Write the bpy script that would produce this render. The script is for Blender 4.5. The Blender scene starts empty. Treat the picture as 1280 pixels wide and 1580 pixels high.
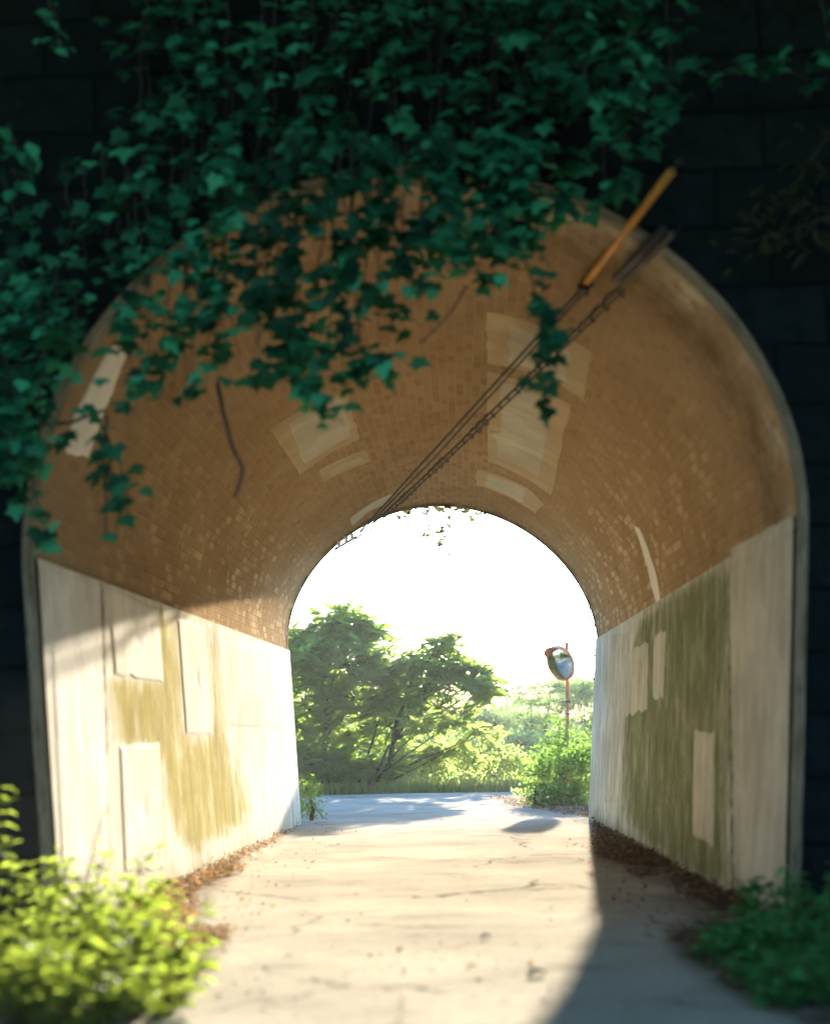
import bpy, math, random
import numpy as np
from mathutils import Vector, Matrix

# ------------------------------------------------------------------ camera, sky, sun, exposure
SC = bpy.context.scene
COL = SC.collection
F = 2400.0                                   # focal length in photograph pixels (105 mm on 56 mm wide film)
ROLL = math.radians(1.2)
VPX, VPY = 728.0, 1108.0                     # where the tunnel axis (+Y) vanishes
CAMZ = 1.43
dx, dy = VPX - 640, VPY - 790
cr, sr = math.cos(ROLL), math.sin(ROLL)
ux, uy = dx * cr - dy * sr, dx * sr + dy * cr
PITCH = math.atan(uy / F)
YAW = -math.atan(ux / F * math.cos(PITCH))
f0 = Vector((math.sin(YAW) * math.cos(PITCH), math.cos(YAW) * math.cos(PITCH), math.sin(PITCH)))
r0 = Vector((math.cos(YAW), -math.sin(YAW), 0))
u0 = r0.cross(f0)
# clockwise camera roll: the scene leans counter-clockwise in the picture
R_ = r0 * cr - u0 * sr
U_ = u0 * cr + r0 * sr
Fw = f0
CAMP = Vector((0, 0, CAMZ))
cam = bpy.data.cameras.new('camera')
cam_o = bpy.data.objects.new('camera', cam)
COL.objects.link(cam_o)
M = Matrix.Identity(4)
for i in range(3):
    M[i][0], M[i][1], M[i][2], M[i][3] = R_[i], U_[i], -Fw[i], CAMP[i]
cam_o.matrix_world = M
cam.sensor_fit = 'HORIZONTAL'
cam.sensor_width = 56.0
cam.lens = 105.0
cam.clip_start = 0.1
cam.clip_end = 3000
cam.dof.use_dof = True
cam.dof.focus_distance = 26.0
cam.dof.aperture_fstop = 2.1
SC.camera = cam_o
SC.render.resolution_x, SC.render.resolution_y = 829, 1024

SUN_AZ, SUN_EL = math.radians(4.9), math.radians(10.3)
w = bpy.data.worlds.new('World')
SC.world = w
w.use_nodes = True
nt = w.node_tree
sky = nt.nodes.new('ShaderNodeTexSky')
sky.sky_type = 'NISHITA'
sky.sun_disc = False
sky.sun_elevation = SUN_EL
sky.sun_rotation = SUN_AZ
sky.air_density = 1.0
sky.dust_density = 0.2
sky.ozone_density = 4.0
nt.links.new(sky.outputs[0], nt.nodes['Background'].inputs[0])
nt.nodes['Background'].inputs[1].default_value = 0.115
sl = bpy.data.lights.new('sun', 'SUN')
sl.energy = 4.5
sl.angle = math.radians(0.5)
sl.color = (1.0, 0.885, 0.73)
so = bpy.data.objects.new('sun', sl)
COL.objects.link(so)
sd = Vector((math.sin(SUN_AZ) * math.cos(SUN_EL), math.cos(SUN_AZ) * math.cos(SUN_EL), math.sin(SUN_EL)))
so.rotation_euler = sd.to_track_quat('Z', 'Y').to_euler()
SC.view_settings.view_transform = 'Standard'
SC.view_settings.look = 'None'
SC.view_settings.gamma = 1.0
SC.view_settings.exposure = 3.5
SC.render.engine = 'CYCLES'
SC.cycles.max_bounces = 10
SC.cycles.diffuse_bounces = 7
SC.cycles.transparent_max_bounces = 8

# ------------------------------------------------------------------ helpers
def ray(px, py):
    return (Fw + R_ * ((px - 640) / F) - U_ * ((py - 790) / F)).normalized()
def at(px, py, Y):
    d = ray(px, py)
    return CAMP + d * (Y / d.y)
G_S = -0.018
def gz(Y):                                    # height of the lane: falls gently away from the camera
    return 0.24 + G_S * (Y - 9.0)
def gp(px, py):                               # the point of the lane seen at a pixel
    d = ray(px, py)
    k = (gz(0) - CAMZ) / (d.z - G_S * d.y)
    return CAMP + d * k
_R, _U, _F = np.array(R_), np.array(U_), np.array(Fw)
def project(P):
    P = np.asarray(P, float) - np.array(CAMP)
    z = P @ _F
    return 640 + F * (P @ _R) / z, 790 - F * (P @ _U) / z

def inpoly(px, py, poly):
    px, py = np.asarray(px, float), np.asarray(py, float)
    r = np.zeros(px.shape, bool)
    n = len(poly)
    for i in range(n):
        x1, y1 = poly[i]; x2, y2 = poly[(i + 1) % n]
        c = ((y1 > py) != (y2 > py)) & (px < (x2 - x1) * (py - y1) / ((y2 - y1) + 1e-9) + x1)
        r ^= c
    return r

def mesh(name, V, Fc, mat, parent=None, uv=None, attrs=None, smooth=False, mats=None):
    me = bpy.data.meshes.new(name)
    V = np.asarray(V, float)
    me.from_pydata(V.tolist(), [], [tuple(int(i) for i in f) for f in Fc])
    if mat is not None: me.materials.append(mat)
    if uv is not None:
        l = me.uv_layers.new(name='UVMap')
        vi = np.zeros(len(me.loops), np.int32); me.loops.foreach_get('vertex_index', vi)
        l.data.foreach_set('uv', np.asarray(uv, np.float32)[vi].ravel())
    if attrs:
        for k, a in attrs.items():
            at_ = me.attributes.new(k, 'FLOAT', 'POINT')
            at_.data.foreach_set('value', np.asarray(a, np.float32))
    if smooth: me.polygons.foreach_set('use_smooth', [True] * len(me.polygons))
    me.update()
    o = bpy.data.objects.new(name, me)
    COL.objects.link(o)
    if parent is not None:
        o.parent = parent
        o.matrix_parent_inverse = Matrix.Translation(-parent.location) if parent.type == 'EMPTY' else Matrix.Identity(4)
    return o
def sub(name, V, Fc, mat, parent, **k):       # sub-part: its parent part already carries the offset
    o = mesh(name, V, Fc, mat, None, **k)
    o.parent = parent
    return o
def thing(name, label, cat, loc=(0, 0, 0), group=None):
    o = bpy.data.objects.new(name, None)
    o.empty_display_size = 0.2
    COL.objects.link(o)
    o.location = loc
    o['label'] = label; o['category'] = cat
    if group: o['group'] = group
    return o
def tag(o, label, cat, group=None, kind=None):
    o['label'] = label; o['category'] = cat
    if group: o['group'] = group
    if kind: o['kind'] = kind
    return o
def struct(o):
    o['kind'] = 'structure'
    return o

def tube(pts, rad, n=6, caps=True):
    pts = [Vector(p) for p in pts]
    if not isinstance(rad, (list, tuple, np.ndarray)): rad = [rad] * len(pts)
    V, Fc = [], []
    ref = None
    for i, p in enumerate(pts):
        t = (pts[min(i + 1, len(pts) - 1)] - pts[max(i - 1, 0)])
        if t.length < 1e-9: t = Vector((0, 0, 1))
        t.normalize()
        if ref is None:
            ref = Vector((1, 0, 0)) if abs(t.x) < 0.8 else Vector((0, 1, 0))
        a = (ref - t * ref.dot(t)).normalized(); ref = a
        b = t.cross(a)
        for k in range(n):
            an = 2 * math.pi * k / n
            V.append(p + (a * math.cos(an) + b * math.sin(an)) * rad[i])
    for i in range(len(pts) - 1):
        for k in range(n):
            k2 = (k + 1) % n
            Fc.append((i * n + k, i * n + k2, (i + 1) * n + k2, (i + 1) * n + k))
    if caps:
        Fc.append(tuple(reversed(range(n)))); Fc.append(tuple((len(pts) - 1) * n + k for k in range(n)))
    return [tuple(v) for v in V], Fc
class MB:
    def __init__(s): s.V, s.F = [], []
    def add(s, vf):
        V, Fc = vf; o = len(s.V)
        s.V += list(V); s.F += [tuple(i + o for i in f) for f in Fc]
        return s
def box(c, h, rot=None):
    V = []
    for x in (-1, 1):
        for y in (-1, 1):
            for z in (-1, 1):
                p = Vector((x * h[0], y * h[1], z * h[2]))
                if rot is not None: p = rot @ p
                V.append(tuple(p + Vector(c)))
    return V, [(0, 1, 3, 2), (4, 6, 7, 5), (0, 4, 5, 1), (2, 3, 7, 6), (0, 2, 6, 4), (1, 5, 7, 3)]

# ------------------------------------------------------------------ materials
def newmat(name):
    m = bpy.data.materials.new(name); m.use_nodes = True
    n = m.node_tree.nodes; n.clear()
    return m, n, m.node_tree.links
class NB:
    def __init__(s, name):
        s.m, s.n, s.l = newmat(name)
        s.out = s.n.new('ShaderNodeOutputMaterial')
    def node(s, t, **k):
        o = s.n.new(t)
        for a, b in k.items(): setattr(o, a, b)
        return o
    def set(s, sock, v):
        if isinstance(v, bpy.types.NodeSocket): s.l.new(v, sock)
        elif isinstance(v, tuple) and len(v) == 3 and sock.type == 'RGBA': sock.default_value = (*v, 1)
        else: sock.default_value = v
    def uv(s, sc=(1, 1, 1), kind='UV'):
        t = s.node('ShaderNodeTexCoord'); mp = s.node('ShaderNodeMapping')
        mp.inputs['Scale'].default_value = sc
        s.l.new(t.outputs[kind], mp.inputs[0]); return mp.outputs[0]
    def noise(s, vec, scale, detail=6, rough=0.6, dist=0.0):
        t = s.node('ShaderNodeTexNoise'); s.l.new(vec, t.inputs['Vector'])
        t.inputs['Scale'].default_value = scale; t.inputs['Detail'].default_value = detail
        t.inputs['Roughness'].default_value = rough; t.inputs['Distortion'].default_value = dist
        return t.outputs['Fac']
    def ramp(s, fac, a, b, lo=0.0, hi=1.0):
        t = s.node('ShaderNodeMapRange'); s.set(t.inputs[0], fac)
        t.inputs[1].default_value = a; t.inputs[2].default_value = b
        t.inputs[3].default_value = lo; t.inputs[4].default_value = hi
        t.interpolation_type = 'SMOOTHSTEP'
        return t.outputs[0]
    def mix(s, f, a, b, mode='MIX'):
        t = s.node('ShaderNodeMix', data_type='RGBA', blend_type=mode)
        s.set(t.inputs[0], f); s.set(t.inputs[6], a); s.set(t.inputs[7], b)
        return t.outputs[2]
    def math(s, op, a, b=0.0, clamp=False):
        t = s.node('ShaderNodeMath', operation=op, use_clamp=clamp)
        s.set(t.inputs[0], a); s.set(t.inputs[1], b)
        return t.outputs[0]
    def attr(s, nm):
        t = s.node('ShaderNodeAttribute'); t.attribute_name = nm; return t.outputs['Fac']
    def bump(s, h, st, d):
        t = s.node('ShaderNodeBump'); s.set(t.inputs['Height'], h)
        t.inputs['Strength'].default_value = st; t.inputs['Distance'].default_value = d
        return t.outputs[0]
    def pbr(s, col, rough=0.85, nrm=None, metal=0.0, spec=0.3):
        p = s.node('ShaderNodeBsdfPrincipled')
        s.set(p.inputs['Base Color'], col); s.set(p.inputs['Roughness'], rough)
        if spec == 0:
            d = s.node('ShaderNodeBsdfDiffuse'); s.set(d.inputs['Color'], col); d.inputs['Roughness'].default_value = 0.0
            if nrm is not None: s.l.new(nrm, d.inputs['Normal'])
            s.l.new(d.outputs[0], s.out.inputs[0]); return s.m
        p.inputs['Metallic'].default_value = metal
        p.inputs['Specular IOR Level'].default_value = spec
        if nrm is not None: s.l.new(nrm, p.inputs['Normal'])
        s.l.new(p.outputs[0], s.out.inputs[0]); return s.m

def leafmat(name, dark, light, trans, tmix=0.45, rough=0.5):
    b = NB(name)
    v = b.attr('var')
    col = b.mix(v, dark, light)
    tc = b.mix(v, tuple(c * 0.55 for c in trans), trans)
    d = b.node('ShaderNodeBsdfDiffuse'); b.set(d.inputs[0], col)
    t = b.node('ShaderNodeBsdfTranslucent'); b.set(t.inputs[0], tc)
    g = b.node('ShaderNodeBsdfGlossy'); g.inputs['Roughness'].default_value = rough; b.set(g.inputs[0], (0.9, 0.9, 0.9))
    m1 = b.node('ShaderNodeMixShader'); m1.inputs[0].default_value = tmix
    b.l.new(d.outputs[0], m1.inputs[1]); b.l.new(t.outputs[0], m1.inputs[2])
    m2 = b.node('ShaderNodeMixShader'); m2.inputs[0].default_value = 0.015
    b.l.new(m1.outputs[0], m2.inputs[1]); b.l.new(g.outputs[0], m2.inputs[2])
    b.l.new(m2.outputs[0], b.out.inputs[0])
    return b.m

def m_brick():
    b = NB('vault_brick')
    uv = b.uv()
    br = b.node('ShaderNodeTexBrick')
    # soft wobble so courses are not ruler straight
    nz = b.node('ShaderNodeTexNoise'); b.l.new(uv, nz.inputs['Vector']); nz.inputs['Scale'].default_value = 2.5
    vm = b.node('ShaderNodeVectorMath', operation='MULTIPLY_ADD')
    b.l.new(nz.outputs['Color'], vm.inputs[0]); vm.inputs[1].default_value = (0.014, 0.014, 0); b.l.new(uv, vm.inputs[2])
    b.l.new(vm.outputs[0], br.inputs['Vector'])
    br.inputs['Scale'].default_value = 1.0
    br.inputs['Brick Width'].default_value = 0.24
    br.inputs['Row Height'].default_value = 0.078
    br.inputs['Mortar Size'].default_value = 0.007
    br.inputs['Mortar Smooth'].default_value = 0.5
    br.inputs['Color1'].default_value = (0.33, 0.235, 0.14, 1)
    br.inputs['Color2'].default_value = (0.25, 0.165, 0.095, 1)
    br.inputs['Mortar'].default_value = (0.36, 0.25, 0.14, 1)
    n1 = b.noise(uv, 0.8, 5)
    n2 = b.noise(b.uv((1, 1.0, 1)), 5.0, 8, 0.7)
    c = b.mix(b.ramp(n1, 0.35, 0.7), br.outputs[0], b.mix(0.35, br.outputs[0], (0.22, 0.13, 0.055)))
    c = b.mix(b.ramp(n2, 0.52, 0.75, 0, 0.35), c, (0.45, 0.30, 0.16))
    # salt bloom on single bricks, strongest low on the haunches
    b2 = b.node('ShaderNodeTexBrick'); b.l.new(vm.outputs[0], b2.inputs['Vector'])
    for k_, v_ in (('Scale', 1.0), ('Brick Width', 0.24), ('Row Height', 0.078), ('Mortar Size', 0.007), ('Mortar Smooth', 0.5)): b2.inputs[k_].default_value = v_
    b2.inputs['Color1'].default_value = (0, 0, 0, 1); b2.inputs['Color2'].default_value = (1, 1, 1, 1); b2.inputs['Mortar'].default_value = (.3, .3, .3, 1)
    sp = b.math('MULTIPLY', b.ramp(b.node_sep(b2.outputs[0]), 0.35, 0.95), b.ramp(b.noise(uv, 2.2, 7, 0.7), 0.40, 0.58))
    low = b.attr('low')
    c = b.mix(b.math('MULTIPLY', b.math('MULTIPLY', sp, low), 0.7), c, (0.58, 0.46, 0.29))
    c = b.mix(b.math('MULTIPLY', b.attr('pale'), b.ramp(b.noise(uv, 6, 8, 0.7), 0.35, 0.6)), c, (0.55, 0.5, 0.38))
    c = b.mix(b.math('MULTIPLY', b.attr('soot'), b.ramp(b.noise(uv, 4, 6, 0.7), 0.3, 0.6)), c, (0.035, 0.03, 0.02))
    h = b.math('ADD', b.math('MULTIPLY', b.math('MULTIPLY', br.outputs['Fac'], -0.7), b.math('MULTIPLY', b.math('ADD', low, 0.3), b.ramp(n1, 0.3, 0.6, 0.3, 1.0))), b.math('MULTIPLY', n2, 1.6))
    return b.pbr(c, 0.95, b.bump(h, 0.8, 0.017), 0, 0)
def node_sep(s, c):
    t = s.node('ShaderNodeSeparateColor'); s.l.new(c, t.inputs[0]); return t.outputs[0]
NB.node_sep = node_sep

def m_concrete(name, base, dark, moss, streak=1.0):
    b = NB(name)
    uv = b.uv()
    st = b.noise(b.uv((2.6, 0.8, 1)), 1.5, 9, 0.72)
    st2 = b.noise(b.uv((6.0, 1.5, 1)), 1.8, 9, 0.75)
    n1 = b.noise(uv, 1.1, 6, 0.6)
    n2 = b.noise(uv, 9, 8, 0.7)
    fine = b.noise(uv, 60, 4, 0.6)
    c = b.mix(b.ramp(n1, 0.3, 0.7), base, tuple(x * 0.72 for x in base))
    c = b.mix(b.ramp(st, 0.42, 0.62, 0, 0.7 * streak), c, dark)
    c = b.mix(b.ramp(st2, 0.5, 0.66, 0, 0.5 * streak), c, tuple(x * 1.3 for x in dark))
    c = b.mix(b.ramp(n2, 0.55, 0.8, 0, 0.5), c, tuple(min(1, x * 1.3) for x in base))
    c = b.mix(b.ramp(b.noise(uv, 3.5, 9, 0.75), 0.52, 0.68, 0, 0.4), c, dark)
    # algae, its edge torn by vertical runs
    e = b.math('ADD', b.attr('moss'), b.math('MULTIPLY', b.math('SUBTRACT', st2, 0.5), 1.8))
    e = b.math('ADD', e, b.math('MULTIPLY', b.math('SUBTRACT', st, 0.5), 1.3))
    mk = b.math('MULTIPLY', b.ramp(e, 0.12, 0.95), b.math('MULTIPLY', b.ramp(n1, 0.15, 0.5, 0.65, 1.0), b.ramp(b.noise(b.uv((1.6, 1, 1)), 2.4, 9, 0.75), 0.34, 0.55, 0.6, 1.0)))
    mc = b.mix(b.ramp(st, 0.3, 0.7), moss, tuple(x * 0.6 for x in moss))
    c = b.mix(b.math('MULTIPLY', mk, 0.9), c, mc)
    e2 = b.math('ADD', b.attr('soot'), b.math('MULTIPLY', b.math('SUBTRACT', n2, 0.5), 0.9))
    c = b.mix(b.ramp(e2, 0.4, 0.8, 0, 0.85), c, (0.06, 0.055, 0.04))
    c = b.mix(b.math('MULTIPLY', fine, 0.12), c, (0.1, 0.1, 0.08))
    h = b.math('ADD', b.math('MULTIPLY', st, 0.6), b.math('ADD', b.math('MULTIPLY', n2, 0.5), b.math('MULTIPLY', fine, 0.15)))
    return b.pbr(c, 0.95, b.bump(h, 0.5, 0.012), 0, 0)

def m_simple(name, c1, c2, scale=6, rough=0.8, bump=0.4, bd=0.01, kind='Object', metal=0.0, spec=0.3, sc=(1, 1, 1)):
    b = NB(name)
    v = b.uv(sc, kind)
    n = b.noise(v, scale, 8, 0.65)
    c = b.mix(b.ramp(n, 0.3, 0.7), c1, c2)
    return b.pbr(c, rough, b.bump(n, bump, bd), metal, spec)

def m_road():
    b = NB('lane_concrete')
    v = b.uv((1, 1, 1), 'Object')
    n1 = b.noise(v, 0.55, 5, 0.6)
    n2 = b.noise(v, 6, 8, 0.7)
    nw = b.noise(b.uv((1.0, 1.7, 1), 'Object'), 1.9, 6, 0.65)
    agg = b.node('ShaderNodeTexVoronoi'); b.l.new(v, agg.inputs['Vector']); agg.inputs['Scale'].default_value = 55
    fine = b.noise(v, 120, 3, 0.6)
    c = b.mix(b.ramp(n1, 0.3, 0.7), (0.40, 0.365, 0.29), (0.29, 0.265, 0.215))
    c = b.mix(b.ramp(nw, 0.5, 0.72, 0, 0.55), c, (0.15, 0.135, 0.105))
    c = b.mix(b.ramp(n2, 0.58, 0.75, 0, 0.5), c, (0.52, 0.48, 0.40))
    c = b.mix(b.ramp(b.node_sep(agg.outputs['Color']), 0.7, 1.0, 0, 0.3), c, (0.16, 0.15, 0.14))
    wv = b.node('ShaderNodeVectorMath', operation='MULTIPLY_ADD'); nn_ = b.node('ShaderNodeTexNoise'); b.l.new(v, nn_.inputs['Vector']); nn_.inputs['Scale'].default_value = 1.8; nn_.inputs['Detail'].default_value = 6
    b.l.new(nn_.outputs['Color'], wv.inputs[0]); wv.inputs[1].default_value = (.7, .7, 0); b.l.new(v, wv.inputs[2])
    ck = b.node('ShaderNodeTexVoronoi', feature='DISTANCE_TO_EDGE'); b.l.new(wv.outputs[0], ck.inputs['Vector']); ck.inputs['Scale'].default_value = 0.42
    c = b.mix(b.math('MULTIPLY', b.ramp(ck.outputs['Distance'], 0.003, 0.010, 1.0, 0.0), b.ramp(n1, 0.45, 0.6)), c, (0.09, 0.08, 0.065))
    c = b.mix(b.ramp(b.noise(v, 22, 6, 0.75), 0.5, 0.68, 0, 0.45), c, (0.16, 0.14, 0.11))
    c = b.mix(b.math('MULTIPLY', b.attr('soil'), b.ramp(n2, 0.25, 0.6)), c, (0.085, 0.06, 0.04))
    h = b.math('ADD', b.math('MULTIPLY', n2, 0.7), b.math('ADD', b.math('MULTIPLY', fine, 0.2), b.math('MULTIPLY', agg.outputs[0], 0.4)))
    return b.pbr(c, 0.82, b.bump(h, 0.6, 0.014), 0, 0)

def m_stone():
    b = NB('portal_masonry')
    v = b.uv()
    br = b.node('ShaderNodeTexBrick')
    nz = b.node('ShaderNodeTexNoise'); b.l.new(v, nz.inputs['Vector']); nz.inputs['Scale'].default_value = 3
    vm = b.node('ShaderNodeVectorMath', operation='MULTIPLY_ADD')
    b.l.new(nz.outputs['Color'], vm.inputs[0]); vm.inputs[1].default_value = (0.06, 0.06, 0); b.l.new(v, vm.inputs[2])
    b.l.new(vm.outputs[0], br.inputs['Vector'])
    br.inputs['Scale'].default_value = 1; br.inputs['Brick Width'].default_value = 0.62; br.inputs['Row Height'].default_value = 0.36
    br.inputs['Mortar Size'].default_value = 0.015; br.inputs['Mortar Smooth'].default_value = 0.6
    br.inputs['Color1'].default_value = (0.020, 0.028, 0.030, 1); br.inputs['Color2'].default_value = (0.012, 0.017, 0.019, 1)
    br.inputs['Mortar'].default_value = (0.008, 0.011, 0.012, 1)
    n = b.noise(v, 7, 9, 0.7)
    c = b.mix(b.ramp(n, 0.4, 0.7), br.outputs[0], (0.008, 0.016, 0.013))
    h = b.math('ADD', b.math('MULTIPLY', br.outputs['Fac'], -1.0), b.math('MULTIPLY', n, 1.5))
    return b.pbr(c, 0.9, b.bump(h, 1.0, 0.05), 0, 0.1)

BRICK = m_brick()
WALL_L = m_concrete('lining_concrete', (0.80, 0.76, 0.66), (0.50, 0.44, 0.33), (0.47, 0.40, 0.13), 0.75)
WALL_R = m_concrete('lining_concrete_right', (0.60, 0.60, 0.50), (0.31, 0.30, 0.22), (0.17, 0.20, 0.09), 1.0)  # right lining: greyer, darker base with darker runs and algae
PATCH_V = m_concrete('vault_mortar', (0.50, 0.46, 0.35), (0.36, 0.31, 0.21), (0.2, 0.2, 0.1), 0.7)
PATCH_VD = m_concrete('vault_mortar_smear', (0.47, 0.37, 0.23), (0.36, 0.26, 0.15), (0.2, 0.2, 0.1), 0.7)
PATCH_P = m_concrete('pale_mortar', (0.85, 0.81, 0.72), (0.60, 0.54, 0.43), (0.3, 0.3, 0.1), 0.9)
PATCH_W = m_concrete('white_mortar', (0.85, 0.82, 0.72), (0.6, 0.55, 0.42), (0.3, 0.3, 0.1), 0.5)
PATCH_R = m_concrete('grey_mortar', (0.57, 0.55, 0.45), (0.33, 0.31, 0.23), (0.12, 0.13, 0.04), 0.8)
STONE = m_stone()
RIM = m_concrete('rim_concrete', (0.34, 0.31, 0.23), (0.15, 0.13, 0.085), (0.09, 0.10, 0.04), 0.9)
ROAD = m_road()
SOIL = m_simple('soil', (0.07, 0.05, 0.032), (0.13, 0.10, 0.06), 8, 0.95, 0.8, 0.03, spec=0)
EARTH = m_simple('grassy_earth', (0.05, 0.07, 0.025), (0.10, 0.09, 0.045), 3, 0.95, 0.6, 0.05, spec=0)
BARK = m_simple('bark', (0.035, 0.028, 0.016), (0.08, 0.065, 0.04), 12, 0.9, 0.6, 0.01, spec=0)
TWIG = m_simple('dry_twig', (0.05, 0.04, 0.035), (0.12, 0.095, 0.08), 20, 0.9)
RUSTO = m_simple('rusty_orange_paint', (0.50, 0.13, 0.035), (0.25, 0.085, 0.04), 9, 0.6, 0.4, 0.004)
ORANGE = m_simple('orange_plastic', (0.75, 0.16, 0.03), (0.6, 0.13, 0.03), 5, 0.45, 0.1, 0.002)
DARKP = m_simple('dark_plastic', (0.02, 0.02, 0.022), (0.04, 0.038, 0.035), 8, 0.6, 0.2, 0.003)
GREYP = m_simple('weathered_plastic', (0.07, 0.055, 0.04), (0.14, 0.11, 0.08), 8, 0.7, 0.2, 0.003)
YELLOW = m_simple('faded_yellow_plastic', (0.62, 0.27, 0.03), (0.42, 0.19, 0.035), 7, 0.5, 0.2, 0.003)
STEEL = m_simple('galvanised_steel', (0.3, 0.3, 0.3), (0.2, 0.19, 0.17), 10, 0.5, 0.2, 0.003, metal=0.7)
MIRROR = NB('mirror_glass').pbr((0.62, 0.66, 0.66), 0.04, None, 1.0, 0.5)
WHITE = m_simple('white_paper', (0.75, 0.75, 0.73), (0.6, 0.6, 0.58), 20, 0.8, 0.3, 0.003)
PEBB = m_simple('pale_stone', (0.45, 0.42, 0.36), (0.3, 0.27, 0.22), 15, 0.9, 0.4, 0.003, spec=0)
CERAM = m_simple('white_ceramic', (0.7, 0.7, 0.68), (0.6, 0.6, 0.58), 20, 0.3, 0.1, 0.002)

IVY = leafmat('ivy_leaf', (0.004, 0.026, 0.016), (0.07, 0.50, 0.24), (0.06, 0.36, 0.12), 0.25, 0.5)
SUMAC = leafmat('tree_leaf', (0.012, 0.045, 0.02), (0.06, 0.13, 0.035), (0.33, 0.50, 0.075), 0.56)
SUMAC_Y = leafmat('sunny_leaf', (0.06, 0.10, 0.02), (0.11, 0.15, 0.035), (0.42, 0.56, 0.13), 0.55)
FARL = leafmat('distant_leaf', (0.04, 0.075, 0.03), (0.08, 0.12, 0.045), (0.24, 0.37, 0.12), 0.48)
WEED = leafmat('weed_leaf', (0.05, 0.10, 0.015), (0.12, 0.17, 0.02), (0.36, 0.48, 0.055), 0.48)
TENDL = leafmat('tendril_leaf', (0.02, 0.03, 0.012), (0.06, 0.06, 0.03), (0.14, 0.13, 0.04), 0.3)
BUSHL = leafmat('bush_leaf', (0.03, 0.08, 0.015), (0.08, 0.14, 0.02), (0.20, 0.36, 0.05), 0.45)
WEED_D = leafmat('shade_weed_leaf', (0.02, 0.10, 0.03), (0.11, 0.42, 0.10), (0.10, 0.4, 0.08), 0.3)
STEM = m_simple('green_stem', (0.07, 0.10, 0.03), (0.12, 0.10, 0.05), 20, 0.7)
GRASS = leafmat('grass_blade', (0.05, 0.09, 0.02), (0.12, 0.16, 0.035), (0.45, 0.52, 0.12), 0.5)
LITTER = leafmat('dead_leaf', (0.05, 0.03, 0.018), (0.25, 0.15, 0.08), (0.30, 0.18, 0.08), 0.3)

# ------------------------------------------------------------------ tunnel lining
NEARY, FARY = 9.0, 22.2
near_L = [(72, 1440), (67, 1350), (60, 1250), (52, 1130), (44, 1000), (37, 880)]
near_A = [(37, 860), (39, 780), (47, 720), (62, 668), (92, 597), (130, 540), (178, 466), (235, 408), (310, 350), (400, 300), (500, 272), (640, 258),
          (750, 268), (815, 283), (900, 305), (960, 332), (1025, 380), (1075, 425), (1130, 482), (1180, 558), (1212, 628), (1232, 690), (1242, 745), (1246, 795)]
near_R = [(1246, 810), (1244, 1000), (1238, 1200), (1231, 1425)]
far_L = [(460.6, 1264), (458.6, 1166), (449, 1065), (444.6, 1006)]
far_A = [(444.4, 1004), (450.5, 955), (464.7, 910), (489, 870), (521, 841), (554, 818), (595, 797), (640, 785), (688, 782), (729, 786.5),
         (765, 798), (802, 815), (835, 838), (867, 871), (891, 902), (908, 931), (917, 963), (920, 986)]
far_R = [(920, 988), (918, 1045), (913, 1166), (910, 1260)]
def resample(P, n):
    P = np.asarray(P, float)
    d = np.r_[0, np.cumsum(np.linalg.norm(np.diff(P, axis=0), axis=1))]
    t = np.linspace(0, d[-1], n)
    return np.stack([np.interp(t, d, P[:, k]) for k in range(P.shape[1])], 1)
def to_plane(pts, Y):
    return np.array([[at(x, y, Y).x, at(x, y, Y).z] for x, y in pts])
def profile(L, A, Rr, Y, shrink=0.0):
    l, a, r = to_plane(L, Y), to_plane(A, Y), to_plane(Rr, Y)
    c = np.array([(a[0, 0] + a[-1, 0]) / 2, (a[0, 1] + a[-1, 1]) / 2])
    th = np.arctan2(a[:, 1] - c[1], -(a[:, 0] - c[0])); rr = np.hypot(a[:, 0] - c[0], a[:, 1] - c[1])
    co = np.polyfit(th, rr, 6)
    tt = np.linspace(th[0], th[-1], 200)
    rs = np.polyval(co, tt) - shrink
    arc = np.stack([c[0] - rs * np.cos(tt), c[1] + rs * np.sin(tt)], 1)
    l[:, 0] += shrink; r[:, 0] -= shrink
    pl = np.polyfit(l[:, 1], l[:, 0], 1 if len(l) < 5 else 2); pr = np.polyfit(r[:, 1], r[:, 0], 1)
    base_l = gz(Y) - 0.05
    zl = np.linspace(base_l, arc[0, 1], 30); zr = np.linspace(arc[-1, 1], base_l, 30)
    xl = np.polyval(pl, zl); xr = np.polyval(pr, zr)
    # meet the arch exactly at the springing
    xl += (arc[0, 0] - xl[-1]) * ((zl - zl[0]) / (zl[-1] - zl[0])) ** 2
    xr += (arc[-1, 0] - xr[0]) * ((zr - zr[-1]) / (zr[0] - zr[-1])) ** 2
    return np.stack([xl, zl], 1), arc, np.stack([xr, zr], 1)
NW, NA = 41, 161
def full(pr):
    l, a, r = pr
    return np.concatenate([resample(l, NW), resample(a, NA)[1:], resample(r, NW)[1:]])
O_near = full(profile(near_L, near_A, near_R, NEARY))
I_near = full(profile(near_L, near_A, near_R, NEARY, 0.05))
I_far = full(profile(far_L, far_A, far_R, FARY))
NT = len(I_near)
LIP = 0.07
def surf(s, ti):                              # s 0..1 near to far, ti fractional contour index
    ti = np.asarray(ti, float); s = np.asarray(s, float)
    i0 = np.clip(np.floor(ti).astype(int), 0, NT - 2); fr = ti - i0
    a = I_near[i0] * (1 - fr)[..., None] + I_near[i0 + 1] * fr[..., None]
    b = I_far[i0] * (1 - fr)[..., None] + I_far[i0 + 1] * fr[..., None]
    p = a * (1 - s)[..., None] + b * s[..., None]
    Y = (NEARY + LIP) * (1 - s) + FARY * s
    return np.stack([p[..., 0], Y, p[..., 1]], -1)
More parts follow.
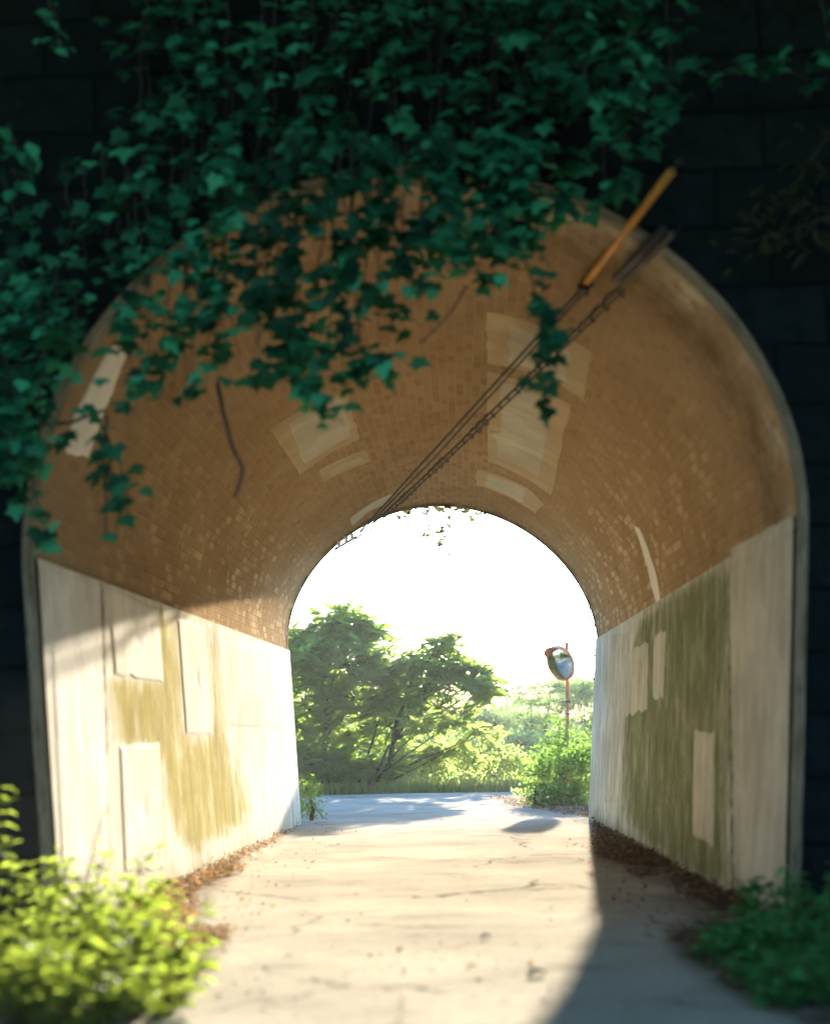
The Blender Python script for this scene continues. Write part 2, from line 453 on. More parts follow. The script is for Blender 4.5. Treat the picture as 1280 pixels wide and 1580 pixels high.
def surf_n(s, ti):                            # normal pointing into the bore
    e = 0.3
    d = surf(s, np.minimum(ti + e, NT - 1)) - surf(s, np.maximum(ti - e, 0))
    n = np.stack([d[..., 2], np.zeros_like(d[..., 0]), -d[..., 0]], -1)
    return n / np.linalg.norm(n, axis=-1, keepdims=True)
_seg = np.r_[0, np.cumsum(np.linalg.norm(np.diff((I_near + I_far) / 2, axis=0), axis=1))]
def suv(s, ti):
    return np.stack([np.asarray(s) * (FARY - NEARY), np.interp(ti, np.arange(NT), _seg)], -1)
_gs, _gt = np.meshgrid(np.linspace(0, 1, 500), np.linspace(0, NT - 1, 900), indexing='ij')
_gx, _gy = project(surf(_gs, _gt))
def st(px, py):
    k = np.argmin((_gx - px) ** 2 + (_gy - py) ** 2)
    return _gs.ravel()[k], _gt.ravel()[k]
def grid(s0, s1, t0, t1, ns, n2, off=0.0):
    S, T = np.meshgrid(np.linspace(s0, s1, ns), np.linspace(t0, t1, n2), indexing='ij')
    P = surf(S, T) + surf_n(S, T) * off
    Fc = [(i * n2 + j, i * n2 + j + 1, (i + 1) * n2 + j + 1, (i + 1) * n2 + j) for i in range(ns - 1) for j in range(n2 - 1)]
    return P.reshape(-1, 3), Fc, S.ravel(), T.ravel()
def soft(P, polys, blur=10, val=1.0):         # how strongly each point is stained, soft at the edge
    x, y = project(P)
    acc = np.zeros(len(x))
    for k in range(9):
        a = k * 2.4; r = blur * math.sqrt(k / 9)
        hit = np.zeros(len(x), bool)
        for q in polys: hit |= inpoly(x + r * math.cos(a), y + r * math.sin(a), q)
        acc += hit
    return acc / 9 * val

tun = thing('road_tunnel', 'brick vaulted road tunnel with patched concrete side walls and a masonry portal', 'tunnel', (0, NEARY, gz(NEARY)))
TL, TR = NW - 1, NW - 1 + NA - 1              # springing indices
# vault
P, Fc, S, T = grid(0, 1, TL, TR, 200, 161)
hgt = 1 - np.sin(np.clip((T - TL) / (TR - TL), 0, 1) * math.pi)
low = np.clip(hgt * 1.7 - 0.12, 0, 1) * np.clip(0.35 + S * 1.4, 0, 1)
rim = np.exp(-((S - 0.012) / 0.02) ** 2)
rng = np.random.RandomState(5)
pale = rim * (T > (TL + TR) / 2) * (0.5 + 0.5 * np.sin(T * 0.41) * np.sin(T * 0.13 + 2)) * 0.9
soot = np.exp(-((S - 0.05) / 0.03) ** 2) * np.clip((T - (TL + TR) / 2) / 40, 0, 1) * 0.45
soot = np.maximum(soot, np.exp(-((S - 0.99) / 0.02) ** 2) * 0.9)
mesh('vault', P, Fc, BRICK, tun, uv=suv(S, T), attrs={'low': low, 'pale': pale, 'soot': soot}, smooth=True)
# side walls, 15 mm proud of the brick with a ledge on top
MOSS_L = [[(240, 935), (272, 955), (283, 1140), (328, 1139), (316, 975), (331, 978), (345, 1120), (362, 1180), (386, 1245), (384, 1262), (352, 1285), (300, 1318), (285, 1310), (262, 1262),
           (243, 1145), (180, 1150), (168, 1045), (248, 1058)]]
MOSS_R = [[(985, 955), (1122, 868), (1120, 1372), (1060, 1345), (1000, 1300), (958, 1262), (962, 1085), (976, 1000)]]
SOOT_L = [[(36, 850), (62, 870), (80, 1440), (60, 1440)], [(152, 895), (160, 898), (168, 1170), (162, 1170)], [(380, 1190), (385, 1245), (388, 1250), (384, 1190)]]
SOOT_R = [[(1120, 870), (1126, 868), (1134, 1380), (1126, 1375)]]
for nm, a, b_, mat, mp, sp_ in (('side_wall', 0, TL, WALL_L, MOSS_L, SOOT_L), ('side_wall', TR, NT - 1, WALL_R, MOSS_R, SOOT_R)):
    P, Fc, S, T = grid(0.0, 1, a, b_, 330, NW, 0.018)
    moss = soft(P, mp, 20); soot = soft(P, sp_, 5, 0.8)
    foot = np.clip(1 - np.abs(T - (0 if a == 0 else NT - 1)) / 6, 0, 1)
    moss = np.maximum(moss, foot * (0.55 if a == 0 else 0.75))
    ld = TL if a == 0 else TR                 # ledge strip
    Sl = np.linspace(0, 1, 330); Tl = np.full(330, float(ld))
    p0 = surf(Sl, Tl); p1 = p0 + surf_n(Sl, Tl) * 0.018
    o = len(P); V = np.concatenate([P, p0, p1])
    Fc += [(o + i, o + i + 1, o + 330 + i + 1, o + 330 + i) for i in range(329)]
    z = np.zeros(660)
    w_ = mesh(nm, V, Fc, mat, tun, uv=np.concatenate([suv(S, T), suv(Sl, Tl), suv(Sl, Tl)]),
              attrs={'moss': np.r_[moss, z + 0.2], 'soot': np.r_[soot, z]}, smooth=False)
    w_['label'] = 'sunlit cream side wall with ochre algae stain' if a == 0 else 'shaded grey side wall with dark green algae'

# mortar patches: real skims a few mm thick with ragged edges
def skim(name, poly, mat, thick=0.006, n=14, jag=0.008, seed=0, label=None, moss=0.0):
    rnd = np.random.RandomState(seed)
    q = [st(*p) for p in poly]
    ring = []
    for i in range(len(q)):
        a, b2 = np.array(q[i]), np.array(q[(i + 1) % len(q)])
        for k in range(n): ring.append(a + (b2 - a) * k / n)
    ring = np.array(ring)
    j = rnd.randn(len(ring), 2) * [jag / (FARY - NEARY), jag / 0.05]
    j = (j + np.roll(j, 1, 0)) / 1.6
    ring = ring + j
    ring[:, 0] = np.clip(ring[:, 0], 0.001, 0.999)
    c = ring.mean(0)
    V, Fs, A = [], [], []
    rings = [1.0, 0.93, 0.75, 0.5, 0.25]
    offs = [0.0, thick, thick, thick, thick]
    m = len(ring)
    wall = (c[1] < TL or c[1] > TR)
    if wall: thick *= .14
    uvs = []
    for rr, of in zip(rings, offs):
        rt = c + (ring - c) * rr
        if wall: rt[:, 1] = np.clip(rt[:, 1], 0, NT - 1)
        p = surf(rt[:, 0], rt[:, 1]) + surf_n(rt[:, 0], rt[:, 1]) * (of + (0.018 if wall else 0.0))
        V.append(p); uvs.append(suv(rt[:, 0], rt[:, 1]))
    p = surf(c[0], c[1]) + surf_n(np.array(c[0]), np.array(c[1])) * (thick + (0.018 if wall else 0.0))
    V = np.concatenate(V + [p[None]]); uvs = np.concatenate(uvs + [suv(c[0], c[1])[None]])
    for k in range(len(rings) - 1):
        for i in range(m):
            i2 = (i + 1) % m
            Fs.append((k * m + i, k * m + i2, (k + 1) * m + i2, (k + 1) * m + i))
    k = len(rings) - 1
    for i in range(m): Fs.append((k * m + i, k * m + (i + 1) % m, len(V) - 1))
    o = mesh(name, V, Fs, mat, tun, uv=uvs, attrs={'moss': np.full(len(V), moss), 'soot': np.zeros(len(V))}, smooth=False)
    if label: o['label'] = label
    return o
def smear(poly, k, seed): return skim('mortar_patch', poly, PATCH_VD, 0.004, seed=seed, jag=0.012)
skim('mortar_patch', [(750, 480), (800, 492), (912, 543), (900, 618), (830, 578), (752, 562)], PATCH_VD, 0.004, seed=1)
skim('mortar_patch', [(784, 500), (880, 540), (876, 590), (782, 560)], PATCH_V, 0.009, seed=2)
skim('mortar_patch', [(751, 573), (880, 625), (850, 765), (752, 712)], PATCH_VD, 0.004, seed=3)
skim('mortar_patch', [(772, 585), (855, 618), (832, 738), (766, 706), (766, 678), (757, 672), (758, 666), (772, 668)], PATCH_V, 0.009, seed=4)
skim('mortar_patch', [(735, 724), (815, 754), (838, 778), (826, 792), (735, 748)], PATCH_VD, 0.004, seed=5)
skim('mortar_patch', [(752, 730), (812, 755), (808, 776), (748, 748)], PATCH_V, 0.009, seed=6)
skim('mortar_patch', [(418, 662), (535, 604), (554, 678), (462, 733)], PATCH_VD, 0.004, seed=7)
skim('mortar_patch', [(442, 655), (532, 608), (545, 672), (470, 718)], PATCH_V, 0.009, seed=8)
skim('mortar_patch', [(492, 726), (564, 694), (573, 712), (500, 744)], PATCH_VD, 0.004, seed=9)
skim('mortar_patch', [(506, 728), (560, 703), (563, 710), (510, 735)], PATCH_V, 0.009, seed=10)
skim('mortar_patch', [(540, 800), (575, 775), (606, 762), (598, 776), (566, 791), (543, 812)], PATCH_V, 0.006, seed=11)
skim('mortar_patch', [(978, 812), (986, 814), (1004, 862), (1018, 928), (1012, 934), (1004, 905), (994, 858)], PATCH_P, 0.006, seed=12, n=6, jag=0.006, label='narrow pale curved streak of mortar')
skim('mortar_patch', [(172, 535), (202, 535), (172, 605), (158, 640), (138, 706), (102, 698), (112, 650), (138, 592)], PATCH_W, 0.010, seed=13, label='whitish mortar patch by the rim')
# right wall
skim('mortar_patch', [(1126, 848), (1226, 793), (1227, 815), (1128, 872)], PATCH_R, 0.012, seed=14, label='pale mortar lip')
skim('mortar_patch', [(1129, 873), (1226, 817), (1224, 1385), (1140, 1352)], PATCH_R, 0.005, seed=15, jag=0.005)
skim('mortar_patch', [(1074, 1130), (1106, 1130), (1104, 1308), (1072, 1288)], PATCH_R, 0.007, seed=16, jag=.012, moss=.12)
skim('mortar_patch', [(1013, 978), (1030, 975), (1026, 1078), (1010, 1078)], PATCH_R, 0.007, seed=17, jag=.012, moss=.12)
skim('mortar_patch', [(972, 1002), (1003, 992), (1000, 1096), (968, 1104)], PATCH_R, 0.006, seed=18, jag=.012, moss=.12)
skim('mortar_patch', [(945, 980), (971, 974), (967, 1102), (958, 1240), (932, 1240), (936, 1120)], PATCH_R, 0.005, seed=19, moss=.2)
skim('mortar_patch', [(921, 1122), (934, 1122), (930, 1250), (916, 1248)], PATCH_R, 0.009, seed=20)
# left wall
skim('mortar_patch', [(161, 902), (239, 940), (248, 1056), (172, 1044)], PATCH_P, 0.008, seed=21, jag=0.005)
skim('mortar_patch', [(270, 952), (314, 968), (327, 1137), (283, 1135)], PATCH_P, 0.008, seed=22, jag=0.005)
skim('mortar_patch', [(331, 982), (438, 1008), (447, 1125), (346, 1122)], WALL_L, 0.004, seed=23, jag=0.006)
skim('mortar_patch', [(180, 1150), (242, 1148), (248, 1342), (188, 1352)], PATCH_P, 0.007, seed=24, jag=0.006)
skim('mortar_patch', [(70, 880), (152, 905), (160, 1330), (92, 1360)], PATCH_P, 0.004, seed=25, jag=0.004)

# rim chamfer and portal front with an arched hole
def contour3(c, Y): return np.stack([c[:, 0], np.full(len(c), Y), c[:, 1]], 1)
def strip(A, B):
    n = len(A)
    return np.concatenate([A, B]), [(i, i + 1, n + i + 1, n + i) for i in range(n - 1)]
idx = np.arange(NT, dtype=float)
mid_c = I_near + (O_near - I_near) * 0.35
_k = np.arange(NT); _j = (np.sin(_k * .9) * .4 + np.sin(_k * .37 + 1) * .6 + np.sin(_k * 2.3) * .35)[:, None] * .007
_o = (O_near - I_near) / np.linalg.norm(O_near - I_near, axis=1, keepdims=True)
mid_c = mid_c + _o * np.roll(_j, 3, 0)
A0 = contour3(I_near, NEARY + LIP); A1 = contour3(mid_c, NEARY + 0.02); A2 = contour3(O_near + _o * _j, NEARY - 0.012)
Vr = np.concatenate([A0, A1, A2]); Fr = []
for k in range(2): Fr += [(k * NT + i, k * NT + i + 1, (k + 1) * NT + i + 1, (k + 1) * NT + i) for i in range(NT - 1)]
O2 = O_near + np.array([0, 0])
cen = O_near[TL:TR].mean(0)
def grow(c, d):
    t = np.gradient(c, axis=0); nrm = np.stack([-t[:, 1], t[:, 0]], 1); nrm /= np.linalg.norm(nrm, axis=1, keepdims=True)
    return c + nrm * d
OG = grow(O_near, 0.006)
wb = np.random.RandomState(3).randn(NT) * 0.004
A3 = contour3(grow(O_near, 0.003), NEARY - 0.016); A4 = contour3(OG, NEARY - 0.02); A5 = contour3(OG, NEARY + 0.05)
Vr = np.concatenate([Vr, A3, A4, A5])
for k in (2, 3, 4): Fr += [(k * NT + i, k * NT + i + 1, (k + 1) * NT + i + 1, (k + 1) * NT + i) for i in range(NT - 1)]
uvr = np.concatenate([np.stack([np.full(NT, 0.1 * k), _seg], 1) for k in range(6)])
nr = np.random.RandomState(9)
mesh('portal_ring', Vr, Fr, RIM, tun, uv=uvr, attrs={'moss': np.full(len(Vr), 0.35), 'soot': np.concatenate([np.full(NT, 0.0), np.full(NT, 0.1) + .5 * np.sin(np.arange(NT) * .21) ** 2, np.full(NT, 0.45), np.full(NT, .95), np.full(NT, 1.1), np.full(NT, 1.1)])}, smooth=False)

def front(Y, inner, top, xl, xr, zb, thick, sgn):
    # radial sheet from the opening to a rectangle
    n = len(inner); out = []
    c = np.array([inner[:, 0].mean(), inner[TL, 1]])
    for p in inner:
        d = p - c
        if d[1] <= 0: out.append([xl if d[0] < 0 else xr, p[1]]); continue
        k = 1e9
        if d[1] > 1e-6: k = min(k, (top - c[1]) / d[1])
        if d[0] > 1e-6: k = min(k, (xr - c[0]) / d[0])
        if d[0] < -1e-6: k = min(k, (xl - c[0]) / d[0])
        out.append(list(c + d * k))
    out = np.array(out)
    # put the rectangle's corners on the contour
    for cx, cz in ((xl, top), (xr, top)):
        k = np.argmin(np.hypot(out[:, 0] - cx, out[:, 1] - cz)); out[k] = [cx, cz]
    V = []; m = 24
    for k in range(m + 1):
        q = inner + (out - inner) * (k / m)
        V.append(contour3(q, Y))
    b_ = contour3(out, Y + sgn * thick); V.append(b_)
    bi = contour3(inner, Y + sgn * thick); 
    Fs = [(k * n + i, k * n + i + 1, (k + 1) * n + i + 1, (k + 1) * n + i) for k in range(m + 1) for i in range(n - 1)]
    V = np.concatenate(V)
    return V, Fs
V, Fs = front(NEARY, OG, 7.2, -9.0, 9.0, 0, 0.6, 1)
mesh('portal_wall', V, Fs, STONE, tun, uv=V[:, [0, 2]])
FI = I_far
V, Fs = front(FARY, FI, 7.0, -8.0, 8.0, 0, 0.5, -1)
mesh('portal_wall', V, Fs, STONE, tun, uv=V[:, [0, 2]])
V, Fs = strip(contour3(FI, FARY), contour3(grow(FI, 0.25), FARY + 0.03))
mesh('portal_ring', V, Fs, RIM, tun, uv=V[:, [0, 2]], attrs={'moss': np.full(len(V), .3), 'soot': np.full(len(V), .3)})
# coping along the parapet
mb = MB().add(box((0, NEARY + 0.25, 7.3), (9.2, 0.4, 0.12))); mesh('coping', mb.V, mb.F, RIM, tun, uv=np.array(mb.V)[:, [0, 2]])

# ------------------------------------------------------------------ ground
def hill_z(x, y):
    z = gz(y)
    if y > 36.5: z = gz(36.5) - min((y - 36.5) * 0.16, 6.5) + 0.15 * math.sin(x * 0.3 + y * 0.2)
    if y > 140: z += min((y - 140) * 0.04, 9) * (0.7 + 0.3 * math.sin(x * 0.01))
    if y < 8 and abs(x) > 4.5: z += min((abs(x) - 4.5) * 0.35, 3.2)
    return z
ys = np.r_[np.linspace(-60, -5, 14), np.linspace(-4, 45, 60), np.linspace(47, 160, 40), np.linspace(180, 420, 10)]
xs = np.r_[-np.geomspace(320, 12, 14), np.linspace(-11, 11, 45), np.geomspace(12, 320, 14)]
V, Fs = [], []
for y in ys:
    for x in xs: V.append((x, y, hill_z(x, y) - 0.012))
nx = len(xs)
Fs = [(i * nx + j, i * nx + j + 1, (i + 1) * nx + j + 1, (i + 1) * nx + j) for i in range(len(ys) - 1) for j in range(nx - 1)]
struct(mesh('ground', V, Fs, EARTH, smooth=True))
# the embankment the tunnel runs through
mb = MB()
def prism(x0, x1, prof):
    V = [(x0, y, z) for y, z in prof] + [(x1, y, z) for y, z in prof]; n = len(prof)
    return V, [tuple(range(n)), tuple(reversed(range(n, 2 * n)))] + [(i, n + i, n + (i + 1) % n, (i + 1) % n) for i in range(n)]
side = [(9.3, -1), (9.3, 4.9), (9.5, 6.6), (10.6, 7.15), (20.4, 7.15), (21.5, 6.6), (21.8, 4.9), (21.8, -1)]
wing = [(4.0, -1), (9.6, 6.6), (10.6, 7.15), (20.4, 7.15), (21.6, 6.4), (28.5, -1)]
mb.add(prism(-8.9, -3.1, side)); mb.add(prism(3.1, 8.9, side))
mb.add(prism(-3.1, 3.1, [(9.3, 5.5), (9.5, 6.6), (10.6, 7.15), (20.4, 7.15), (21.5, 6.6), (21.8, 5.2)]))
mb.add(prism(-60, -8.9, wing)); mb.add(prism(8.9, 60, wing))
struct(mesh('embankment', mb.V, mb.F, EARTH))

# lane: one fine sheet, with soil washed in along the walls
SOILP = [[(60, 1480), (200, 1400), (250, 1355), (330, 1320), (372, 1318), (366, 1345), (300, 1400), (290, 1440), (350, 1445), (310, 1500), (265, 1560), (180, 1580), (0, 1700), (0, 1500)],
         [(912, 1262), (945, 1270), (1010, 1300), (1060, 1330), (1130, 1372), (1200, 1420), (1300, 1480), (1400, 1600), (1250, 1590), (1120, 1530), (1040, 1470), (1020, 1440), (1080, 1400), (1010, 1395),
          (1060, 1370), (980, 1350), (915, 1320)],
         [(750, 1232), (812, 1236), (915, 1243), (915, 1262), (880, 1256), (800, 1245)]]
def lane_pts(xa, xb, ya, yb, nxx, nyy):
    V = []
    for j in range(nyy):
        y = ya + (yb - ya) * j / (nyy - 1)
        for i in range(nxx):
            V.append((xa(y) + (xb(y) - xa(y)) * i / (nxx - 1), y, gz(y) + 0.006 * math.sin(y * 1.7) * math.sin(i * 0.3)))
    Fs = [(j * nxx + i, j * nxx + i + 1, (j + 1) * nxx + i + 1, (j + 1) * nxx + i) for j in range(nyy - 1) for i in range(nxx - 1)]
    return np.array(V), Fs
def edge_l(y):
    if y < 22.3: return -2.75
    if y < 25: return -2.75 - (y - 22.3) * 0.5
    return -4.1 - min((y - 25) * 1.2, 14)
def edge_r(y):
    if y < 22.3: return 2.6
    if y < 34: return 2.6 - (y - 22.3) * 0.02 + 0.08 * math.sin(y * 2)
    return 2.4 + (y - 34) * 1.0
V, Fs = lane_pts(edge_l, edge_r, -4, 35.9, 81, 420)
soil = soft(V, SOILP, 16)
soil[V[:, 1] < 2.0] = 0
struct(mesh('lane', V, Fs, ROAD, attrs={'soil': soil}))
# expansion joint across the lane
def ground_strip(pts, wd, dz):
    V = []; 
    for i, p in enumerate(pts):
        p = Vector(p); V += [(p.x, p.y - wd, gz(p.y - wd) + dz), (p.x, p.y + wd, gz(p.y + wd) + dz)]
    return V, [(2 * i, 2 * i + 2, 2 * i + 3, 2 * i + 1) for i in range(len(pts) - 1)]
random.seed(4)
jp = [gp(385 + k * 14, 1327 + 3 * math.sin(k * 0.7) + random.uniform(-1.5, 1.5)) for k in range(38)]
V, Fs = ground_strip(jp, 0.018, 0.012)
struct(mesh('lane_joint', V, Fs, SOIL))

# ------------------------------------------------------------------ leaf tools
def leaf_lobed():                             # ivy / maple like, unit size, tip at +Y, in XY
    pts = [(0, 0), (.18, -.10), (.42, -.08), (.36, .12), (.62, .30), (.38, .42), (.26, .52), (.16, .72), (0, 1.0), (-.16, .72), (-.26, .52), (-.38, .42), (-.62, .30), (-.36, .12), (-.42, -.08), (-.18, -.10)]
    V = [(x, y, -0.25 * (x * x) - 0.12 * y * y) for x, y in pts] + [(0, 0.32, 0.04)]
    n = len(pts)
    return np.array(V), [(i, (i + 1) % n, n) for i in range(n)]
def leaf_oval(wd=0.5):
    V = [(0, 0, 0), (wd * .32, .28, .05), (wd * .5, .5, .06), (wd * .3, .78, .02), (0, 1.0, -.08), (-wd * .3, .78, .02), (-wd * .5, .5, .06), (-wd * .32, .28, .05), (0, .5, 0)]
    return np.array(V), [(i, (i + 1) % 8, 8) for i in range(8)]
def leaf_small():
    V = [(0, 0, 0), (.24, .45, .04), (0, 1, -.05), (-.24, .45, .04)]
    return np.array(V), [(0, 1, 2), (0, 2, 3)]
def frond(n=7, droop=0.35):                   # pinnate leaf, unit length along +Y
    V, Fs = [], []
    def lf(b, d, L, wd):
        nonlocal V, Fs
        b = np.array(b); d = np.array(d) / np.linalg.norm(d); s = np.cross(d, [0, 0, 1]); s /= np.linalg.norm(s)
        o = len(V)
        V += [b, b + d * L * .45 + s * wd, b + d * L + np.array([0, 0, -.06]), b + d * L * .45 - s * wd]
        Fs += [(o, o + 1, o + 2), (o, o + 2, o + 3)]
    for k in range(n):
        t = 0.22 + 0.72 * k / (n - 1); y = t; z = -droop * t * t
        L = 0.34 * math.sin(math.pi * (0.25 + 0.6 * t)) + 0.05
        for s in (-1, 1): lf((0, y, z), (s * 0.9, 0.45, -0.25), L, 0.085)
    lf((0, .96, -droop), (0, 1, -.5), .25, .07)
    return np.array(V), Fs
def scatter(tmpl, pos, dirs, nrm, size, rng):
    """copies of a leaf: dirs = tip direction, nrm = approximate face normal"""
    TV, TF = tmpl
    pos, dirs, nrm, size = map(np.asarray, (pos, dirs, nrm, size))
    d = dirs / np.linalg.norm(dirs, axis=1, keepdims=True)
    x = np.cross(d, nrm); x /= np.linalg.norm(x, axis=1, keepdims=True) + 1e-9
    z = np.cross(x, d)
    N = len(pos)
    V = pos[:, None] + size[:, None, None] * (TV[None, :, 0, None] * x[:, None] + TV[None, :, 1, None] * d[:, None] + TV[None, :, 2, None] * z[:, None])
    k = len(TV)
    TFa = np.array(TF)
    Fs = (TFa[None] + (np.arange(N) * k)[:, None, None]).reshape(-1, TFa.shape[1])
    var = np.repeat(rng.beta(1.6, 1.6, N), k)
    return V.reshape(-1, 3), Fs, var
def leafmesh(name, parts, mat, parent=None, subp=False):
    V, Fs, A = [], [], []; o = 0
    for v, f, a in parts:
        V.append(v); Fs.append(f + o); A.append(a); o += len(v)
    V = np.concatenate(V); A = np.concatenate(A)
    Fl = [tuple(r) for f in Fs for r in f.tolist()]
    return mesh(name, V, Fl, mat, parent, attrs={'var': A})
LOBED, OVAL, SMALL, FROND = leaf_lobed(), leaf_oval(), leaf_small(), frond()
FROND5 = frond(5, 0.25)
def rnd_dir(rng, n, up=0.0, flat=1.0):
    v = rng.randn(n, 3); v[:, 2] = v[:, 2] * flat + up
    return v / np.linalg.norm(v, axis=1, keepdims=True)

def tree(name, label, cat, base, trunk_top, lobes, mat, rng, group=None, stems=1, frond_size=0.42, per=5, mode='frond', trunk_r=0.06, limb_r=0.03, lean=None, bend=0.25):
    """lobes: (centre, radii, number of leaf rosettes). Limbs run trunk -> lobe -> rosettes."""
    base = Vector(base)
    t = thing(name, label, cat, tuple(base), group)
    mb = MB(); tt = Vector(trunk_top)
    mid = base.lerp(tt, 0.5) + Vector((rng.uniform(-1, 1), rng.uniform(-1, 1), 0)) * bend * 0.3
    mb.add(tube([base - Vector((0, 0, .15)), base.lerp(mid, .5), mid, mid.lerp(tt, .6), tt], [trunk_r * 1.3, trunk_r, trunk_r * .9, trunk_r * .75, trunk_r * .6], 8))
    parts = []
    for c, r, n in lobes:
        c = Vector(c)
        src = base.lerp(tt, rng.uniform(0.55, 1.0)) if stems == 1 else base + Vector((rng.uniform(-.25, .25), rng.uniform(-.2, .2), 0))
        m1 = src.lerp(c, 0.45) + Vector((rng.uniform(-1, 1), rng.uniform(-1, 1), rng.uniform(0, 1))) * 0.18 * (c - src).length * 0.6
        mb.add(tube([src, src.lerp(m1, .5), m1, m1.lerp(c, .5), c], [limb_r, limb_r * .9, limb_r * .75, limb_r * .6, limb_r * .4], 6))
        d = rnd_dir(rng, n); k = rng.uniform(0.45, 1.0, n) ** 0.5
        P = np.array(c) + d * (np.array(r) * (np.array([1, 1, 1.12]) if mode == 'frond' else 1)) * k[:, None] * rng.uniform(.85, 1.12, n)[:, None]
        for j in range(0, n, 2):
            p = Vector(P[j]); mm = c.lerp(p, .5) + Vector((0, 0, .05))
            mb.add(tube([c, mm, p], [limb_r * .35, limb_r * .22, limb_r * .1], 4, False))
        if mode == 'frond':
            az = rng.uniform(0, 2 * math.pi, (n, per)); el = rng.uniform(-.5, .8, (n, per))
            dd = np.stack([np.cos(az) * np.cos(el), np.sin(az) * np.cos(el), np.sin(el)], -1).reshape(-1, 3)
            pos = np.repeat(P, per, 0) + rng.randn(n * per, 3) * 0.03
            nn = np.tile([0, 0, 1.0], (n * per, 1)) + rng.randn(n * per, 3) * .38
            fv, ff, fa = scatter(FROND, pos, dd, nn, frond_size * rng.uniform(.6, 1.15, n * per), rng)
            parts.append((fv, ff, np.clip(fa * .5 + np.repeat(rng.uniform(-.15, .65, n), per * len(FROND[0])), 0, 1)))
        else:
            tm = OVAL if mode == 'oval' else SMALL
            pos = np.repeat(P, per, 0) + rng.randn(n * per, 3) * np.array([1, 1, .5]) * frond_size * 1.1
            dd = rnd_dir(rng, n * per, -.1, .6); nn = rnd_dir(rng, n * per, 1.0)
            parts.append(scatter(tm, pos, dd, nn, frond_size * rng.uniform(.6, 1.1, n * per), rng))
    mesh('trunk', mb.V, mb.F, BARK, t, smooth=True)
    leafmesh('crown', parts, mat, t)
    return t
def P3(px, py, Y): return tuple(at(px, py, Y))
def lobe(px, py, Y, rx, ry, rz, n): return (P3(px, py, Y), (rx, ry, rz), n)
def onground(px, Y):
    p = at(px, 1200, Y); return (p.x, Y, hill_z(p.x, Y))

# ------------------------------------------------------------------ trees beyond the tunnel
R1 = np.random.RandomState(11)
tree('sumac_tree', 'tall dark leafy tree at the left edge of the far opening', 'tree', onground(500, 38), P3(505, 1090, 38),
     [lobe(478, 1010, 37.5, .8, .9, .6, 60), lobe(530, 965, 38, .7, .8, .45, 55), lobe(565, 985, 38.5, .55, .7, .4, 36), lobe(520, 1025, 37, 1.0, .9, .55, 70), lobe(585, 1030, 38, .45, .6, .4, 24),
      lobe(470, 1085, 37.5, .8, .9, .6, 50), lobe(545, 1080, 38, .9, .8, .6, 50), lobe(500, 1145, 38, 1.0, .7, .5, 34), lobe(440, 990, 38.5, .6, .7, .5, 30), lobe(430, 1120, 38, .8, .8, .7, 40)],
     SUMAC, R1, group='trees beyond the tunnel', frond_size=.42, limb_r=.035, trunk_r=.08)
tree('sumac_tree', 'spreading tree with a flat layered crown in the middle of the far opening', 'tree', onground(585, 37.5), P3(612, 1110, 37.5),
     [lobe(640, 1030, 37.5, .75, .7, .35, 46), lobe(682, 1004, 38, .45, .6, .25, 22), lobe(712, 1040, 37.5, .6, .7, .28, 38), lobe(742, 1062, 37, .45, .6, .22, 26), lobe(615, 1065, 38, .7, .7, .4, 36),
      lobe(665, 1072, 37, .6, .6, .28, 24), lobe(600, 1120, 38.5, .7, .7, .4, 26), lobe(690, 985, 38, .28, .3, .1, 7)],
     SUMAC, R1, group='trees beyond the tunnel', frond_size=.40, limb_r=.04, trunk_r=.07)
t3 = tree('sumac_shrub', 'sunlit yellow green shrub with bare slanting stems below the layered tree', 'shrub', onground(560, 36.6), P3(600, 1150, 36.8),
     [lobe(660, 1115, 37, .7, .7, .22, 26), lobe(720, 1100, 37, .55, .6, .2, 12), lobe(740, 1135, 37.5, .6, .7, .2, 12), lobe(620, 1165, 38.5, .7, .7, .25, 18), lobe(690, 1160, 38, .8, .6, .22, 26), lobe(590, 1090, 38.8, .9, .5, .5, 34)],
     SUMAC_Y, R1, group='trees beyond the tunnel', frond_size=.36, limb_r=.03, trunk_r=.04, stems=3)
tree('sumac_shrub', 'low dark shrub in shade at the foot of the left tree', 'shrub', onground(500, 37), P3(505, 1190, 37),
     [lobe(480, 1180, 36.8, .9, .6, .3, 34), lobe(540, 1185, 37, .8, .5, .28, 28), lobe(590, 1190, 37.2, .5, .5, .2, 16), lobe(440, 1170, 37, .8, .6, .4, 24)],
     SUMAC, R1, group='trees beyond the tunnel', frond_size=.42, limb_r=.02, trunk_r=.03, stems=3)
# roadside bushes
def bush(name, label, base, lobes, mat, rng, leaf=.09, per=9, mode='oval', group=None, lr=.012):
    return tree(name, label, 'bush', base, (base[0], base[1], base[2] + .3), lobes, mat, rng, group=group, frond_size=leaf, per=per, mode=mode, trunk_r=.03, limb_r=lr, stems=3)
GB = 'bushes at the far bend'
bush('roadside_bush', 'rounded bright green bush in front of the mirror pole', onground(878, 27.5),
     [lobe(868, 1200, 27.3, .42, .5, .42, 80), lobe(838, 1195, 28, .28, .4, .36, 60), lobe(898, 1190, 27.6, .4, .5, .5, 90), lobe(850, 1228, 27, .3, .4, .18, 40), lobe(888, 1232, 27, .4, .4, .2, 50), lobe(880, 1172, 28, .4, .4, .22, 46), lobe(925, 1180, 28, .5, .6, .6, 70)],
     BUSHL, R1, leaf=.10, group=GB)
bush('roadside_bush', 'pale fern like tuft at the road edge left of the green bush', onground(826, 26.8),
     [lobe(828, 1228, 26.8, .16, .2, .16, 22), lobe(818, 1232, 26.9, .12, .2, .10, 12)], SUMAC_Y, R1, leaf=.13, per=5, mode='oval', group=GB)
